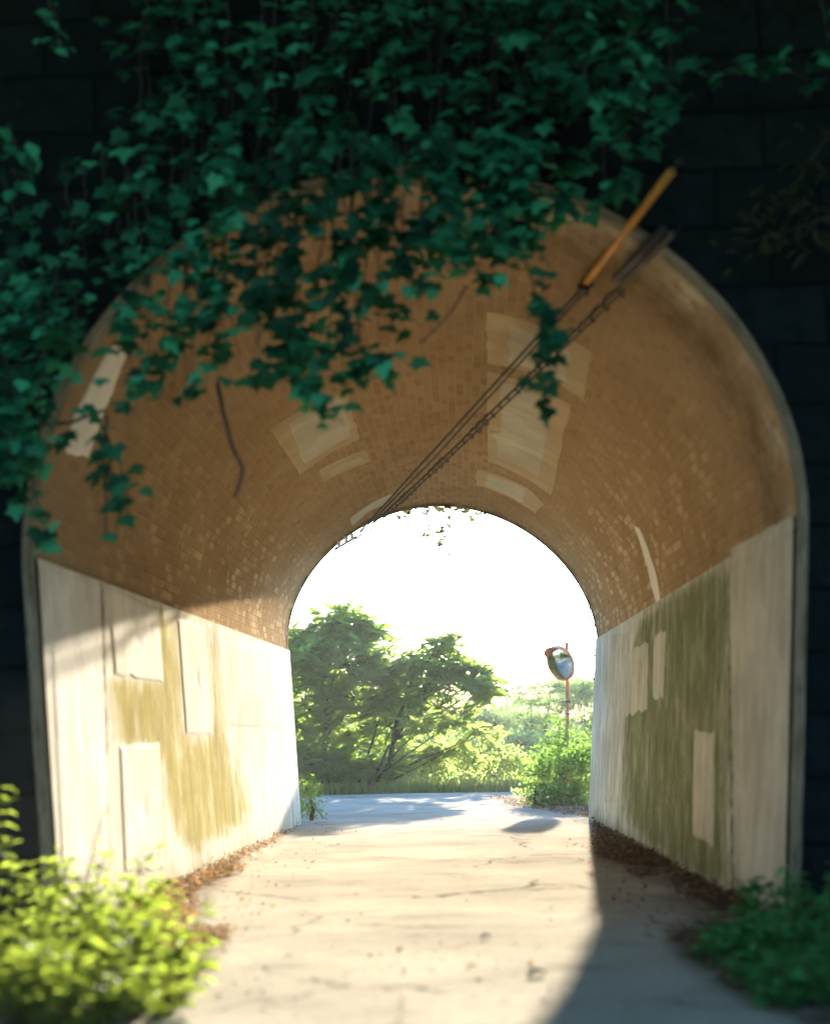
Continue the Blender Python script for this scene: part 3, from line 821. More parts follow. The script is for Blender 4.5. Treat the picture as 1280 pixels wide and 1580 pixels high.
bush('roadside_bush', 'yellow green bush climbing beside the mirror pole', onground(862, 33),
     [lobe(862, 1130, 33, .22, .3, .4, 40), lobe(848, 1165, 32.5, .4, .4, .3, 46), lobe(890, 1150, 33.5, .45, .4, .3, 46)], BUSHL, R1, leaf=.10, group=GB)
bush('roadside_bush', 'sunlit bush with pale leaves low behind the lane end', onground(745, 38),
     [lobe(760, 1165, 38, .8, .6, .3, 60), lobe(715, 1180, 38.5, .7, .6, .25, 50), lobe(795, 1185, 37.5, .5, .5, .25, 40), lobe(650, 1190, 38, .7, .5, .2, 40)], SUMAC_Y, R1, leaf=.13, group=GB)
bush('corner_weed', 'small bright leafy weed against the far end of the left wall', onground(478, 23.2),
     [lobe(474, 1222, 23.2, .17, .2, .16, 44), lobe(482, 1246, 23.2, .12, .16, .10, 18), lobe(467, 1250, 23.4, .1, .16, .12, 12)], WEED, R1, leaf=.085, per=5, lr=.005)
# right hand layered tree behind the mirror
tree('acacia_tree', 'feathery tree with flat layers of foliage behind the mirror pole', 'tree', onground(840, 58), P3(842, 1120, 58),
     [lobe(850, 1060, 58, .85, .9, .2, 60), lobe(818, 1082, 58, .6, .9, .18, 36), lobe(868, 1086, 58, .75, .9, .2, 50), lobe(838, 1110, 58, .75, .9, .18, 46), lobe(852, 1138, 58, .6, .8, .18, 36), lobe(895, 1068, 59, .6, .8, .25, 40)],
     FARL, R1, group='trees beyond the tunnel', frond_size=.14, per=16, mode='small', trunk_r=.08)
tree('acacia_tree', 'dense tree at the right edge of the far opening', 'tree', onground(905, 60), P3(905, 1120, 60),
     [lobe(905, 1068, 60, .8, 1, .5, 80), lobe(930, 1090, 60, 1.1, 1, .8, 80), lobe(900, 1115, 60, .7, .9, .4, 60), lobe(895, 1150, 59, .7, .7, .4, 46)],
     FARL, R1, group='trees beyond the tunnel', frond_size=.15, per=14, mode='small', trunk_r=.08)
# trees in the valley, farther off
vt = [(775, 1085, 70, 2.2), (800, 1070, 85, 2.6), (748, 1100, 62, 1.6), (795, 1120, 60, 1.7), (770, 1145, 52, 1.3), (830, 1062, 110, 3), (735, 1150, 50, 1.0), (870, 1052, 120, 3.2), (910, 1056, 105, 2.6),
      (700, 1075, 95, 3.0), (650, 1060, 110, 3.4), (590, 1050, 90, 3.0), (520, 1060, 80, 3.0), (455, 1040, 75, 3.0), (800, 1165, 50, 1.0), (960, 1070, 80, 3.0), (400, 1030, 90, 3)]
vl = ['hazy rounded tree just right of the layered crown', 'pale distant tree above the valley scrub', 'blue green tree tucked under the layered crown tip', 'rounded valley tree left of the feathery tree',
      'low valley tree behind the bright roadside bush', 'far treetop left of the mirror', 'low blue green shrub beyond the lane end', 'far treetop behind the mirror pole', 'far treetop by the right wall',
      'tree hidden behind the layered crown', 'broad tree far behind the layered crown', 'tree behind the gap between the two crowns', 'tree behind the dark left tree', 'tree behind the left wall edge', 'low shrub at the right foot of the valley', 'tree screened by the right wall', 'tree screened by the left wall']
for (px, py, Y, r), lb in zip(vt, vl):
    c = at(px, py, Y)
    L = []
    for k in range(6):
        q = c + Vector((R1.uniform(-.6, .6) * r, R1.uniform(-.6, .6) * r, R1.uniform(-1.1, .15) * r * .8))
        L.append((tuple(q), (r * .55, r * .55, r * .35), 60))
    tree('valley_tree', lb, 'tree', (c.x, c.y, hill_z(c.x, c.y)), tuple(c - Vector((0, 0, r * .4))), L, FARL, R1, group='valley trees', frond_size=.10 * r ** .5 * 1.1, per=12, mode='small', trunk_r=.05 * r, limb_r=.03 * r)

# grass along the lane end and soft verge
def blades(name, pts, h, rng, mat, label, n_per=1, wd=.012):
    V, Fs, A = [], [], []
    for p in pts:
        hh = h * rng.uniform(.5, 1.2); a = rng.uniform(0, 6.28); l = rng.uniform(.1, .6) * hh
        dx_, dy_ = math.cos(a), math.sin(a); sx, sy = -dy_ * wd, dx_ * wd
        o = len(V)
        V += [(p[0] - sx, p[1] - sy, p[2]), (p[0] + sx, p[1] + sy, p[2]), (p[0] + dx_ * l * .4 - sx * .8, p[1] + dy_ * l * .4 - sy * .8, p[2] + hh * .6), (p[0] + dx_ * l * .4 + sx * .8, p[1] + dy_ * l * .4 + sy * .8, p[2] + hh * .6), (p[0] + dx_ * l, p[1] + dy_ * l, p[2] + hh)]
        Fs += [(o, o + 1, o + 3, o + 2), (o + 2, o + 3, o + 4)]
        A += [rng.rand()] * 5
    o = mesh(name, V, Fs, mat, attrs={'var': np.array(A)})
    return tag(o, label, 'grass', kind='stuff')
R2 = np.random.RandomState(21)
pts = []
for k in range(9000):
    x, y = R2.uniform(-5.5, 4.5), 35.8 + abs(R2.randn()) * .9
    pts.append((x, y, hill_z(x, y) - .01))
blades('verge_grass', pts, .26, R2, GRASS, 'band of rough sunlit grass along the far end of the lane', wd=.014)

# ------------------------------------------------------------------ traffic mirror
mx = at(877, 1165, 35)
bz = hill_z(mx.x, 35)
tm = thing('traffic_mirror', 'round convex traffic mirror with orange hood on a rusty orange pole', 'traffic mirror', (mx.x, 35, bz))
ptop = at(874, 991, 35)
mb = MB().add(tube([(mx.x + .01, 35, bz - .1), (mx.x, 35, bz + 1.2), (ptop.x, 35, ptop.z)], .038, 12))
pole = mesh('pole', mb.V, mb.F, RUSTO, tm, smooth=True)
for py in (1083, 1102, 1131):
    b_ = at(876, py, 35)
    v, f = tube([(b_.x, 35, b_.z - .02), (b_.x, 35, b_.z + .02)], .05, 12)
    mesh('clamp', v, f, DARKP, tm)
mc = at(865, 1023, 34.75)
mn = (Vector((-0.68, -0.66, -0.28))).normalized()   # the way the glass faces
q = mn.to_track_quat('Z', 'Y').to_matrix()
def disc(rings, n=48):                          # rings: (radius, height along the facing)
    V, Fs = [], []
    for r, h in rings:
        for k in range(n):
            a = 2 * math.pi * k / n
            V.append(tuple(mc + q @ Vector((r * math.cos(a), r * math.sin(a), h))))
    for i in range(len(rings) - 1):
        for k in range(n):
            Fs.append((i * n + k, i * n + (k + 1) % n, (i + 1) * n + (k + 1) % n, (i + 1) * n + k))
    return V, Fs
MR = .375
rg = [(MR * math.sin(i / 14 * .5) / math.sin(.5), .16 * (math.cos(i / 14 * .5) - math.cos(.5)) / (1 - math.cos(.5)) * .55) for i in range(14, -1, -1)]
rg = [(max(r, .001), h + .01) for r, h in rg]
V, Fs = disc(rg); mesh('mirror_glass', V, Fs, MIRROR, tm, smooth=True)
V, Fs = disc([(.001, -.10), (.22, -.09), (MR, -.03), (MR + .025, 0), (MR + .025, .03), (MR, .035), (MR - .006, .012)]); mesh('housing', V, Fs, ORANGE, tm, smooth=True)
# hood over the upper part of the rim
V, Fs = [], []
upv = Vector((0, 0, 1)) - mn * mn.z; upv.normalize(); rt = upv.cross(mn)
n = 30
for k in range(n + 1):
    a = math.pi * (0.12 + 0.76 * k / n); e = max(0, math.sin((k / n) * math.pi)) ** .6
    d = rt * math.cos(a) + upv * math.sin(a)
    p0 = mc + d * (MR + .022); p1 = mc + d * (MR + .022 + .02 * e) + mn * (.02 + .19 * e)
    V += [tuple(p0), tuple(p1), tuple(p1 + d * .006), tuple(p0 + d * .008)]
for k in range(n):
    o = 4 * k
    for j in range(4): Fs.append((o + j, o + (j + 1) % 4, o + 4 + (j + 1) % 4, o + 4 + j))
mesh('hood', V, Fs, ORANGE, tm, smooth=False)
v, f = tube([tuple(mc - mn * .08), (at(875, 1022, 35).x, 35, at(875, 1022, 35).z)], .03, 8)
mesh('bracket', v, f, RUSTO, tm)

# ------------------------------------------------------------------ cables under the vault
def lerp(a, b, k): return Vector(a).lerp(Vector(b), k)
def persp(pa, Ya, pb, Yb, p):                  # depth along a straight run seen at p between two pixels
    k = math.hypot(p[0] - pa[0], p[1] - pa[1]) / math.hypot(pb[0] - pa[0], pb[1] - pa[1])
    return 1 / (1 / Ya + k * (1 / Yb - 1 / Ya))
pf, Yf = (548, 828), 21.9
pn, Yn = (1035, 265), 8.2
Ym = persp(pf, Yf, pn, Yn, (903, 438))
A, B, Mi = at(*pf, Yf), at(*pn, Yn), at(903, 438, Ym)
cb = thing('overhead_cable', 'taut black cable ending in a yellow guard tube under the vault crown', 'cable', tuple(B))
v, f = tube([A, Mi], .011, 6); mesh('wire', v, f, DARKP, cb)
a2, m2 = at(556, 822, Yf), at(905, 446, Ym)
v, f = tube([a2, lerp(a2, m2, .5) - Vector((0, 0, .05)), m2], .009, 6); mesh('wire', v, f, DARKP, cb)
v, f = tube([Mi, B], .026, 12); mesh('guard_tube', v, f, YELLOW, cb, smooth=True)
mb = MB().add(tube([Mi + Vector((0, .12, -.02)), Mi], .034, 10)).add(tube([Mi + Vector((-.05, 0, -.02)), Mi + Vector((.05, 0, .0))], .02, 8)).add(tube([Mi + Vector((0, -.02, -.05)), Mi + Vector((0, -.02, .04))], .022, 8))
mesh('clamp', mb.V, mb.F, DARKP, cb)
q1 = at(1046, 250, NEARY - .01)
v, f = tube([B, B.lerp(q1, .3) + Vector((0, 0, .01)), q1], [.014, .01, .01], 6); mesh('anchor_rod', v, f, DARKP, cb)
v, f = box(q1, (.025, .012, .025)); mesh('anchor_plate', v, f, DARKP, cb)
# second run: messenger with a hanger spiral
pn2, Yn2 = (1036, 362), 8.6
Ym2 = persp((545, 836), Yf, pn2, Yn2, (962, 436))
A2, B2, M2 = at(545, 836, Yf), at(*pn2, Yn2), at(962, 436, Ym2)
cs = thing('spiral_hung_cable', 'black cable hung in a looping spiral wire ending in a dark brown tube', 'cable', tuple(B2))
v, f = tube([A2, lerp(A2, M2, .5) - Vector((0, 0, .03)), M2], .010, 6); mesh('wire', v, f, DARKP, cs)
ax = (M2 - A2); Lh = ax.length; ax.normalize(); sx_ = ax.cross(Vector((0, 0, 1))).normalized(); sz_ = sx_.cross(ax)
hp = []
turns = int(Lh / .30)
for k in range(turns * 10 + 1):
    u = k / (turns * 10); a = u * turns * 2 * math.pi; rr = .032 * (1 + .3 * math.sin(u * 40))
    c = lerp(A2, M2, u) - Vector((0, 0, .03 * 4 * u * (1 - u))) + Vector((0, 0, -.025))
    hp.append(c + sx_ * math.cos(a) * rr + sz_ * math.sin(a) * rr)
v, f = tube(hp, .005, 4); mesh('spiral_hanger', v, f, DARKP, cs)
v, f = tube([lerp(A2, M2, k / 20) - Vector((0, 0, .03 * 4 * (k / 20) * (1 - k / 20) + .045)) for k in range(21)], .009, 5); mesh('wire', v, f, DARKP, cs)
v, f = tube([M2, B2], .020, 10); mesh('guard_tube', v, f, GREYP, cs, smooth=True)
q2 = at(1046, 352, NEARY - .01)
v, f = tube([B2, q2], .012, 6); mesh('anchor_rod', v, f, DARKP, cs)
o2 = Vector((-.045, 0, .03))
v, f = tube([M2 + o2, B2 + o2], .030, 10); mesh('guard_tube', v, f, DARKP, cs, smooth=True)
# bracket with insulators at the far rim
bc = at(533, 836, 21.95)
bk = thing('cable_bracket', 'small dark cable bracket with pale insulators on the far rim', 'bracket', tuple(bc))
v, f = tube([at(516, 848, 22.0), at(550, 828, 22.0)], .02, 6); mesh('bar', v, f, DARKP, bk)
for px, py in ((523, 840), (534, 834), (543, 829)):
    c = at(px, py, 21.95)
    v, f = tube([c + Vector((0, 0, -.05)), c + Vector((0, 0, -.02)), c + Vector((0, 0, .0)), c + Vector((0, 0, .05))], [.012, .028, .02, .03], 8)
    mesh('insulator', v, f, CERAM, bk)

# ------------------------------------------------------------------ ivy on and over the near portal
R3 = np.random.RandomState(33)
def in_region(poly, n, rng, hole=None):
    xs_ = [p[0] for p in poly]; ys_ = [p[1] for p in poly]
    out = []
    while len(out) < n:
        x, y = rng.uniform(min(xs_), max(xs_)), rng.uniform(min(ys_), max(ys_))
        if inpoly(x, y, poly): out.append((x, y))
    return out
def ivy(label, strands, rng, leaf=(.06, .125), group='ivy around the near portal', name='ivy', mat=None, depth=(8.25, 8.9), dens=1.0, tmpl=None, broken=False):
    """strands: list of pixel polylines with a spread; leaves hang along them"""
    p0 = at(*strands[0][0][0], depth[1])
    n_scale = .95
    t = thing(name, label, 'climbing plant', tuple(p0), group)
    for line, spread, n in strands:
        n = int(n * dens * n_scale) + 2
        Y0, Y1 = rng.uniform(*depth), rng.uniform(*depth)
        pts_ = resample(np.array(line, float), 12)
        w3 = [at(p[0] + rng.uniform(-4, 4), p[1], Y0 + (Y1 - Y0) * i / 11) for i, p in enumerate(pts_)]
        v, f = tube(w3, [.007 * (1 - i / 16) for i in range(12)], 5)
        u = rng.uniform(0, 11, n); i0 = np.clip(u.astype(int), 0, 10); fr = u - i0
        W = np.array([list(p) for p in w3])
        c = W[i0] * (1 - fr)[:, None] + W[i0 + 1] * fr[:, None]
        off = rng.randn(n, 3) * np.array([spread, .10, spread * .7]) / 276
        off[:, 1] = -np.abs(rng.randn(n)) * .13
        pos = c + off
        cx_, cy_ = project(pos)                 # vines leaf out in broken clusters
        cl = np.sin(cx_ / 31 + 2.1 * np.sin(cy_ / 47)) * np.sin(cy_ / 26 + 1.7 * np.sin(cx_ / 39)) + .5 * np.sin(cx_ / 13 + cy_ / 17)
        kp = (cl > -.28) | (rng.rand(n) < .18) | (not broken)
        pos = pos[kp]; n = len(pos)
        dd = np.stack([rng.randn(n) * .8, -.7 + rng.randn(n) * .4, -.75 + rng.randn(n) * .4], 1)
        nn = np.stack([rng.randn(n) * .4, -.75 + rng.randn(n) * .3, 1 + rng.randn(n) * .35], 1)
        st_ = mesh('vine_stem', v, f, TWIG, t)
        sc_ = scatter(tmpl or LOBED, pos, dd, nn, rng.uniform(*leaf, n), rng)
        sc_ = (sc_[0], sc_[1], np.clip(sc_[2] ** 1.7 * rng.uniform(.15, 1.6), 0, 1))
        lv = leafmesh('leaves', [sc_], mat or IVY, None)
        lv.parent = st_
    return t
def sl_(x0, y0, x1, y1, sp, n): 
    mx_, my_ = (x0 + x1) / 2 + R3.uniform(-20, 20), (y0 + y1) / 2 + R3.uniform(-10, 20)
    return ([(x0, y0), (mx_, my_), (x1, y1)], sp, n)
def curtain(xa, xb, ya, yb_fn, k, sp, n):
    out = []
    for i in range(k):
        x = xa + (xb - xa) * (i + R3.uniform(.1, .9)) / k
        yb = yb_fn(x) + R3.uniform(-25, 15)
        out.append(sl_(x + R3.uniform(-40, 40), ya + R3.uniform(-30, 30), x, yb, sp, n))
    return out
edge = [(140, 560), (200, 630), (260, 640), (330, 590), (400, 575), (440, 590), (500, 570), (560, 590), (610, 520), (650, 440), (700, 440), (740, 455), (800, 400), (860, 370)]
ex, ey = zip(*edge)
yb_main = lambda x: float(np.interp(x, ex, ey))
ivy('broad dark ivy curtain hanging over the crown of the near arch', curtain(190, 860, 240, yb_main, 40, 22, 56), R3, broken=True)
ivy('upper ivy mass on the masonry above the arch', curtain(230, 900, -60, lambda x: 300 if x < 820 else 190, 34, 26, 50), R3, broken=True, depth=(8.45, 8.92))
ivy('ivy cascade at the upper right ending above the yellow tube', curtain(820, 1040, -60, lambda x: 215 if x > 910 else 150, 13, 20, 36) + [sl_(960, 150, 950, 300, 16, 46), sl_(930, 120, 935, 305, 12, 26)], R3, broken=True, depth=(8.1, 8.7), leaf=(.06, .13))
ivy('thin ivy runner reaching right across the dark masonry', [([(1040, 90), (1100, 115), (1200, 105), (1270, 130)], 14, 34), ([(1265, -20), (1280, 60), (1270, 120)], 16, 24)], R3, depth=(8.4, 8.8))
ivy('ivy hanging down the left side of the near arch', curtain(-30, 95, 420, lambda x: 560 if x > 60 else 740, 13, 24, 26) + [sl_(40, 600, 75, 850, 14, 34), sl_(20, 640, 60, 800, 14, 22)], R3, depth=(8.3, 8.9))
ivy('dark ivy fringe in the upper left shade', curtain(-30, 230, 250, lambda x: 430, 6, 34, 8), R3, depth=(8.6, 8.94))
ivy('small dangling ivy spray left of the arch haunch', [([(150, 640), (185, 720), (205, 815)], 17, 26), ([(165, 700), (170, 760), (190, 780)], 14, 12)], R3, depth=(8.2, 8.6))
ivy('slender ivy strand dangling beside the cables', [([(800, 380), (830, 470), (850, 540), (838, 630)], 13, 40), ([(830, 470), (845, 500), (850, 530)], 10, 12)], R3, depth=(8.3, 8.5))
ivy('ivy sprig trailing toward the vault patch', [([(440, 560), (480, 610), (530, 655)], 12, 26), ([(560, 560), (590, 575), (615, 580)], 11, 14)], R3, depth=(8.3, 8.6))
ivy('pair of ovate leaves at the left edge in the dark', [([(10, 200), (30, 240), (60, 250)], 12, 7), ([(20, 260), (30, 290)], 8, 5)], R3, depth=(8.3, 8.6), tmpl=OVAL, leaf=(.12, .2), group=None, name='broadleaf_sprig')
ivy('small leaf sprig near the top left corner', [([(75, 0), (90, 50), (95, 95)], 12, 12)], R3, depth=(8.2, 8.5), tmpl=OVAL, leaf=(.08, .13), group=None, name='broadleaf_sprig')
ivy('shadowy long leaved shrub on the masonry right of the arch', [([(1280, 200), (1230, 280), (1180, 340)], 36, 60), ([(1290, 330), (1200, 360), (1130, 380)], 34, 60)], R3, depth=(8.5, 8.9), tmpl=leaf_oval(.28), mat=TENDL, leaf=(.10, .17), group=None, name='wall_shrub')
# bare twigs
def twig(label, pts_, Y, r=.012):
    w3 = [at(p[0], p[1], Y) for p in pts_]
    v, f = tube(w3, [r * (1 - .4 * i / len(w3)) for i in range(len(w3))], 6)
    o = mesh('twig', v, f, TWIG, smooth=True)
    tag(o, label, 'twig')
twig('bare bent twig hanging below the ivy at left', [(335, 590), (345, 640), (358, 690), (374, 722), (372, 738), (362, 768)], 8.6, .013)
twig('thin dark twig hanging beside the small ivy spray', [(165, 640), (160, 700), (163, 760), (164, 838)], 8.5, .009)
twig('dark stem curving across the left rim', [(60, 655), (110, 652), (140, 640), (165, 632)], 8.6, .012)
twig('faint looping stem below the middle of the ivy', [(720, 440), (700, 475), (675, 505), (648, 530)], 8.7, .006)
# fringe at the far portal
ivy('backlit ivy tendrils dangling from the far crown', [([(640, 780), (628, 792), (610, 805)], 13, 10), ([(655, 780), (668, 800), (655, 818), (662, 832)], 12, 12), ([(690, 782), (698, 800), (676, 832), (688, 860)], 9, 16), ([(700, 780), (728, 790), (742, 800)], 12, 8), ([(645, 783), (690, 785), (722, 786)], 8, 20)],
    R3, depth=(22.25, 22.5), leaf=(.06, .095), name='ivy', group=None, tmpl=LOBED, mat=TENDL)
ivy('tiny plants sprouting along the right far jamb', [([(906, 930), (914, 965), (919, 1010), (917, 1060)], 7, 26)], R3, depth=(22.25, 22.4), leaf=(.03, .06), name='jamb_fringe', group=None, mat=TENDL)

# ------------------------------------------------------------------ foreground plants
def herb(name, label, stems, rng, mat, leaf=(.05, .09), tmpl=None, group=None, spacing=.05, cat='plant'):
    """stems: (base point, tip point); leaves in pairs up each stem"""
    b0 = Vector(stems[0][0])
    t = thing(name, label, cat, tuple(b0), group)
    mb = MB(); pos, dd, nn, sz = [], [], [], []
    for a, b_ in stems:
        a, b_ = Vector(a), Vector(b_)
        L = (b_ - a).length
        m_ = a.lerp(b_, .55) + Vector((rng.uniform(-.1, .1), rng.uniform(-.1, .1), .12)) * L
        W = [a.lerp(m_, k / 4).lerp(m_.lerp(b_, k / 4), k / 4) for k in range(5)]
        mb.add(tube(W, [.005, .0045, .004, .003, .002], 4))
        n = max(3, int(L / spacing))
        for k in range(n):
            u = (k + .8) / n * 4; i = min(int(u), 3); p = W[i].lerp(W[i + 1], u - i)
            az = rng.uniform(0, 6.28)
            for s in (0, math.pi, rng.uniform(0, 6)):
                a_ = az + s + rng.uniform(-.4, .4); el = rng.uniform(-.35, .5)
                pos.append(p); dd.append((math.cos(a_) * math.cos(el), math.sin(a_) * math.cos(el), math.sin(el)))
                nn.append((rng.uniform(-.5, .5), rng.uniform(-.5, .5), 1)); sz.append(rng.uniform(*leaf) * (1.1 - .35 * k / n))
    mesh('stem', mb.V, mb.F, STEM, t)
    leafmesh('leaf_mass', [scatter(tmpl or OVAL, np.array([list(p) for p in pos]), np.array(dd), np.array(nn), np.array(sz), rng)], mat, t)
    return t
R4 = np.random.RandomState(44)
def clump(cx, cy, r, n, h, rng):               # stems from the ground round (cx, cy)
    out = []
    for k in range(n):
        a = rng.uniform(0, 6.28); rr = r * math.sqrt(rng.rand())
        b_ = Vector((cx + rr * math.cos(a), cy + rr * math.sin(a), 0)); b_.z = gz(b_.y)
        hh = h * rng.uniform(.25, 1.15)
        out.append((b_, b_ + Vector((rng.uniform(-.5, .5) * hh + .3 * rr * math.cos(a), rng.uniform(-.5, .5) * hh, hh))))
    return out
GL = 'sunlit weeds at the lower left'
spots = [(60, 1560, 6.3, .28, .26, 'low weed clump at the bottom left corner of the lane edge'), (150, 1560, 6.2, .26, .22, 'weed clump near the bottom edge of the lane'), (40, 1480, 7.0, .3, .24, 'taller weed clump at the left edge'),
         (120, 1470, 7.2, .28, .36, 'leafy weed clump in the middle of the lower left bed'), (190, 1470, 7.3, .24, .28, 'weed clump beside the leaf litter'), (110, 1400, 8.1, .26, .44, 'tall weed clump at the foot of the left jamb'),
         (170, 1405, 8.3, .22, .30, 'weed clump with glossy leaves against the sunlit wall'), (250, 1480, 7.3, .16, .18, 'sparse weed runner reaching over the leaf litter'), (30, 1400, 8.2, .25, .16, 'shaded weed clump left of the jamb'), (215, 1530, 6.6, .18, .18, 'low weed tuft at the edge of the concrete')]
for px, py, Y, r, h, lb in spots:
    p = at(px, py, Y)
    herb('weed_clump', lb, clump(p.x, Y, r, int(28 * r / .28), h * 1.12, R4), R4, WEED, leaf=(.055, .12), group=GL)
p = at(20, 1380, 7.6)
herb('tall_weed', 'tall thin weed with sparse lit leaves in front of the dark masonry', [(Vector((p.x - .05, 7.6, gz(7.6))), at(20, 1215, 7.6)), (Vector((p.x, 7.7, gz(7.7))), at(45, 1330, 7.7)), (Vector((p.x, 7.5, gz(7.5))), at(15, 1300, 7.5))], R4, WEED, leaf=(.06, .10), spacing=.07)
p = at(110, 1420, 8.0)
herb('tall_weed', 'wiry branching stalk in front of the sunlit wall', [(Vector((p.x, 8.0, gz(8))), at(165, 1245, 8.0)), (Vector((p.x, 8.0, gz(8))), at(150, 1310, 8.0)), (Vector((p.x, 8.0, gz(8))), at(75, 1320, 8.0))], R4, WEED, leaf=(.03, .055), spacing=.16)
GR = 'shaded weeds at the lower right'
spots = [(1150, 1440, 7.7, .22, .16, 'ferny weed clump nearest the lane on the right'), (1200, 1450, 7.5, .25, .20, 'weed clump in the middle of the right bed'), (1260, 1450, 7.4, .28, .30, 'weed clump at the right edge under the masonry'),
         (1230, 1500, 6.8, .25, .18, 'low weed clump toward the lower right'), (1280, 1540, 6.4, .25, .20, 'weed clump at the lower right edge'), (1190, 1405, 8.2, .2, .18, 'weed clump at the foot of the right jamb'), (1275, 1395, 8.2, .25, .42, 'taller weed clump beside the right masonry')]
for px, py, Y, r, h, lb in spots:
    p = at(px, py, Y)
    herb('weed_clump', lb, clump(p.x, Y, r, int(60 * r / .28), h * .85, R4), R4, WEED_D, leaf=(.045, .095), group=GR, tmpl=leaf_oval(.42))
p = at(1165, 1400, 8.5)
herb('broadleaf_plant', 'broad leaved plant standing against the right jamb', [(Vector((p.x, 8.5, gz(8.5))), at(1168, 1352, 8.5)), (Vector((p.x, 8.5, gz(8.5))), at(1150, 1375, 8.4)), (Vector((p.x, 8.5, gz(8.5))), at(1190, 1375, 8.5))], R4, WEED_D, leaf=(.10, .16), spacing=.07, tmpl=leaf_oval(.75))

# ------------------------------------------------------------------ leaf litter, pebbles, rubbish
R5 = np.random.RandomState(55)
def litter(label, polys, n, rng, size=(.025, .06), zmax=.04):
    pos = []
    for poly, k in zip(polys, n):
        for x, y in in_region(poly, k, rng):
            p = gp(x, y); pos.append((p.x, p.y, gz(p.y) + .008 + abs(rng.randn()) * zmax * .5))
    N = len(pos)
    V, Fs, A = scatter(OVAL, np.array(pos), rnd_dir(rng, N, 0, .35), rnd_dir(rng, N, 1.1), rng.uniform(*size, N), rng)
    o = mesh('leaf_litter', V, [tuple(r) for r in Fs.tolist()], LITTER, attrs={'var': A ** 2})
    tag(o, label, 'fallen leaves', kind='stuff')
litter('brown fallen leaves drifted along the foot of the left wall', [[(232, 1378), (330, 1325), (372, 1318), (375, 1345), (320, 1365), (240, 1420), (200, 1420)], [(200, 1410), (300, 1380), (310, 1400), (280, 1440), (362, 1432), (350, 1445), (290, 1470), (240, 1500)],
        [(368, 1318), (462, 1272), (455, 1282), (380, 1325)], [(180, 1500), (300, 1480), (270, 1560), (180, 1575)]], [1500, 1100, 220, 500], R5)
litter('dark fallen leaves drifted along the foot of the right wall', [[(912, 1262), (945, 1275), (1010, 1302), (1045, 1325), (1030, 1340), (960, 1335), (918, 1322)], [(1040, 1322), (1132, 1372), (1115, 1378), (1035, 1370)], [(1050, 1385), (1130, 1380), (1180, 1405), (1110, 1400)],
        [(975, 1345), (1010, 1348), (1005, 1358), (970, 1354)], [(1030, 1450), (1110, 1420), (1140, 1500), (1200, 1560), (1120, 1520)]], [1900, 500, 350, 60, 300], R5)
litter('thin scatter of fallen leaves at the far corner by the bush', [[(750, 1230), (812, 1232), (912, 1243), (912, 1262), (860, 1256), (790, 1243)], [(590, 1216), (700, 1216), (690, 1224), (600, 1224)]], [900, 80], R5, size=(.03, .07))
litter('loose leaf crumbs thinly spread out from both wall feet', [[(380, 1320), (470, 1275), (560, 1275), (420, 1400), (330, 1500), (250, 1570), (240, 1520)], [(860, 1290), (915, 1290), (1040, 1370), (1120, 1420), (1000, 1450), (930, 1380)]], [200, 170], R5, size=(.015, .045), zmax=.008)
# a few stray leaves on the lane
litter('stray fallen leaves scattered on the open lane', [[(400, 1290), (880, 1290), (900, 1560), (320, 1560)]], [8], R5, zmax=.01)
V, Fs = MB(), None
mbp = MB()
for x, y in in_region([(300, 1440), (900, 1440), (880, 1560), (300, 1560)], 110, R5) + in_region([(230, 1400), (330, 1380), (330, 1520), (240, 1520)], 70, R5) + in_region([(400, 1280), (880, 1280), (900, 1440), (400, 1440)], 20, R5):
    p = gp(x, y); s = R5.uniform(.002, .006)
    mbp.add(box((p.x, p.y, gz(p.y) + s * .4), (s * R5.uniform(.8, 1.5), s, s * .6), Matrix.Rotation(R5.uniform(0, 3), 3, 'Z') @ Matrix.Rotation(R5.uniform(0, .6), 3, 'X')))
tag(mesh('gravel', mbp.V, mbp.F, PEBB), 'loose pale gravel scattered over the sunlit lane', 'gravel', kind='stuff')
c = gp(1007, 1305)
bm = box((c.x, c.y, gz(c.y) + .02), (.045, .03, .018), Matrix.Rotation(.5, 3, 'Z') @ Matrix.Rotation(.25, 3, 'Y'))
Vb = [tuple(np.array(v) + R5.randn(3) * .004) for v in bm[0]]
tag(mesh('paper_scrap', Vb, bm[1], WHITE), 'crumpled white scrap of paper on the leaves by the right wall', 'litter')
def stick(label, a, b_, r):
    p, q_ = gp(*a), gp(*b_)
    v, f = tube([p + Vector((0, 0, .012)), p.lerp(q_, .5) + Vector((0, .02, .022)), q_ + Vector((0, 0, .012))], [r, r, r * .6], 6)
    tag(mesh('stick', v, f, TWIG), label, 'stick')
stick('short dark stick on the lane near the shadow edge', (815, 1507), (842, 1504), .010)
stick('small stick lying on the middle of the lane', (742, 1449), (757, 1448), .007)

# ------------------------------------------------------------------ unseen leaf masses added around and over the lane to darken the portal
R6 = np.random.RandomState(66)
def shade_mass(label, boxes):
    parts = []
    for (x0, x1, y0, y1, z0, z1, n) in boxes:
        pos = np.stack([R6.uniform(x0, x1, n), R6.uniform(y0, y1, n), R6.uniform(z0, z1, n)], 1)
        pos[:, 2] += 1.2 * np.sin(pos[:, 0] * .7) * np.cos(pos[:, 1] * .5)
        parts.append(scatter(OVAL, pos, rnd_dir(R6, n), rnd_dir(R6, n, .6), R6.uniform(.35, .8, n), R6))
    o = leafmesh('shade_leaves', parts, FARL); tag(o, label, 'shade_leaves', kind='stuff')
shade_mass('unseen leaf mass added behind, beside and above the lane to shade the portal', [(-18, 18, -26, -14, 0, 13, 9000), (-15, -5.5, -14, 5, .5, 9, 6000), (5.5, 15, -14, 5, .5, 9, 6000), (-11, 11, -4, 8.8, 7.6, 10.5, 7000), (-9, 9, 5.3, 8.6, 7.3, 8.6, 3500)])

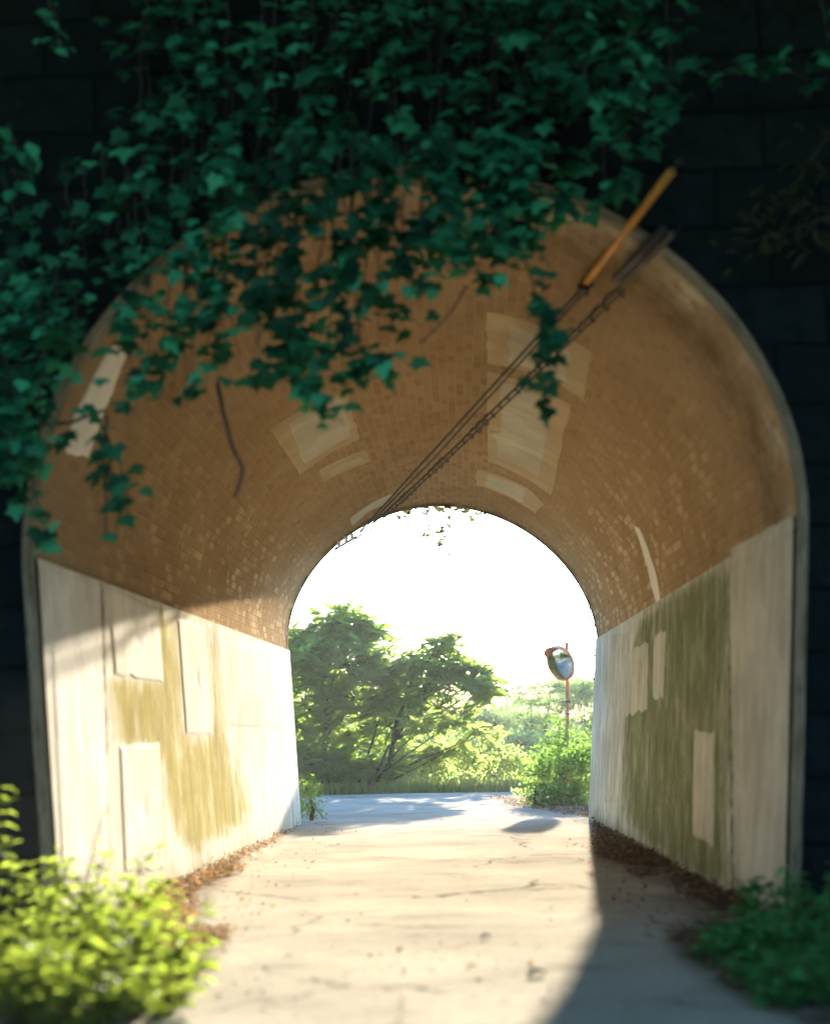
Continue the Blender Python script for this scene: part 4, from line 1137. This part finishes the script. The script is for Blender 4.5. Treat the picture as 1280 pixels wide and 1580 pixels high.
# ------------------------------------------------------------------ thin evening haze
v, f = box((0, 180, 4.0), (330, 250, 13.0))
hz = NB('haze_air')
pv = hz.node('ShaderNodeVolumePrincipled'); pv.inputs['Color'].default_value = (0.85, 0.95, 0.9, 1)
pv.inputs['Density'].default_value = 0.0005; pv.inputs['Anisotropy'].default_value = 0.3
hz.l.new(pv.outputs[0], hz.out.inputs['Volume'])
ho = mesh('haze', v, f, hz.m); tag(ho, 'thin pale blue evening haze hanging over the whole place', 'haze', kind='stuff')

# tangled scrub filling the valley behind the trees
def scrub(label, boxes, mat):
    parts = []
    for (x0, x1, y0, y1, zt, n, sz) in boxes:
        x = R6.uniform(x0, x1, n); y = R6.uniform(y0, y1, n)
        top = zt + .5 * np.sin(x * 1.1 + y) + .35 * np.sin(x * 2.7 + y * 1.9) + .25 * np.sin(x * .4 - y * .8)
        g = np.array([hill_z(a, b) for a, b in zip(x, y)])
        z = g + (top - g) * np.sqrt(R6.uniform(0, 1, n))
        pos = np.stack([x, y, z], 1)
        parts.append(scatter(SMALL, pos, rnd_dir(R6, n, 0, .6), rnd_dir(R6, n, .8), R6.uniform(.6, 1.2, n) * sz, R6))
    o = leafmesh('scrub', parts, mat); tag(o, label, 'scrub', kind='stuff')
scrub('tangled green scrub filling the valley behind the trees', [(-8, -.5, 41, 47, 1.0, 26000, .15), (-10, 6, 50, 58, .6, 22000, .2), (-14, 12, 64, 74, .6, 20000, .28), (0, 7, 40, 45, -.6, 12000, .13)], FARL)

# trees on the left bank of the crossing lane (seen only in the mirror)
for k, (x, y) in enumerate([(-9.5, 31), (-12.5, 28), (-8.5, 38)]):
    z = hill_z(x, y)
    tree('sumac_tree', ['leafy tree on the left bank reflected in the mirror, nearest the tunnel mouth', 'leafy tree on the left bank set back from the lane', 'leafy tree on the left bank at the bend'][k], 'tree', (x, y, z), (x, y, z + 1.6),
         [((x + R6.uniform(-1, 1), y + R6.uniform(-1, 1), z + R6.uniform(1, 3.2)), (1.1, 1.1, .8), 40) for q_ in range(6)], SUMAC, R6, group='trees beyond the tunnel', frond_size=.45, limb_r=.03, trunk_r=.08)
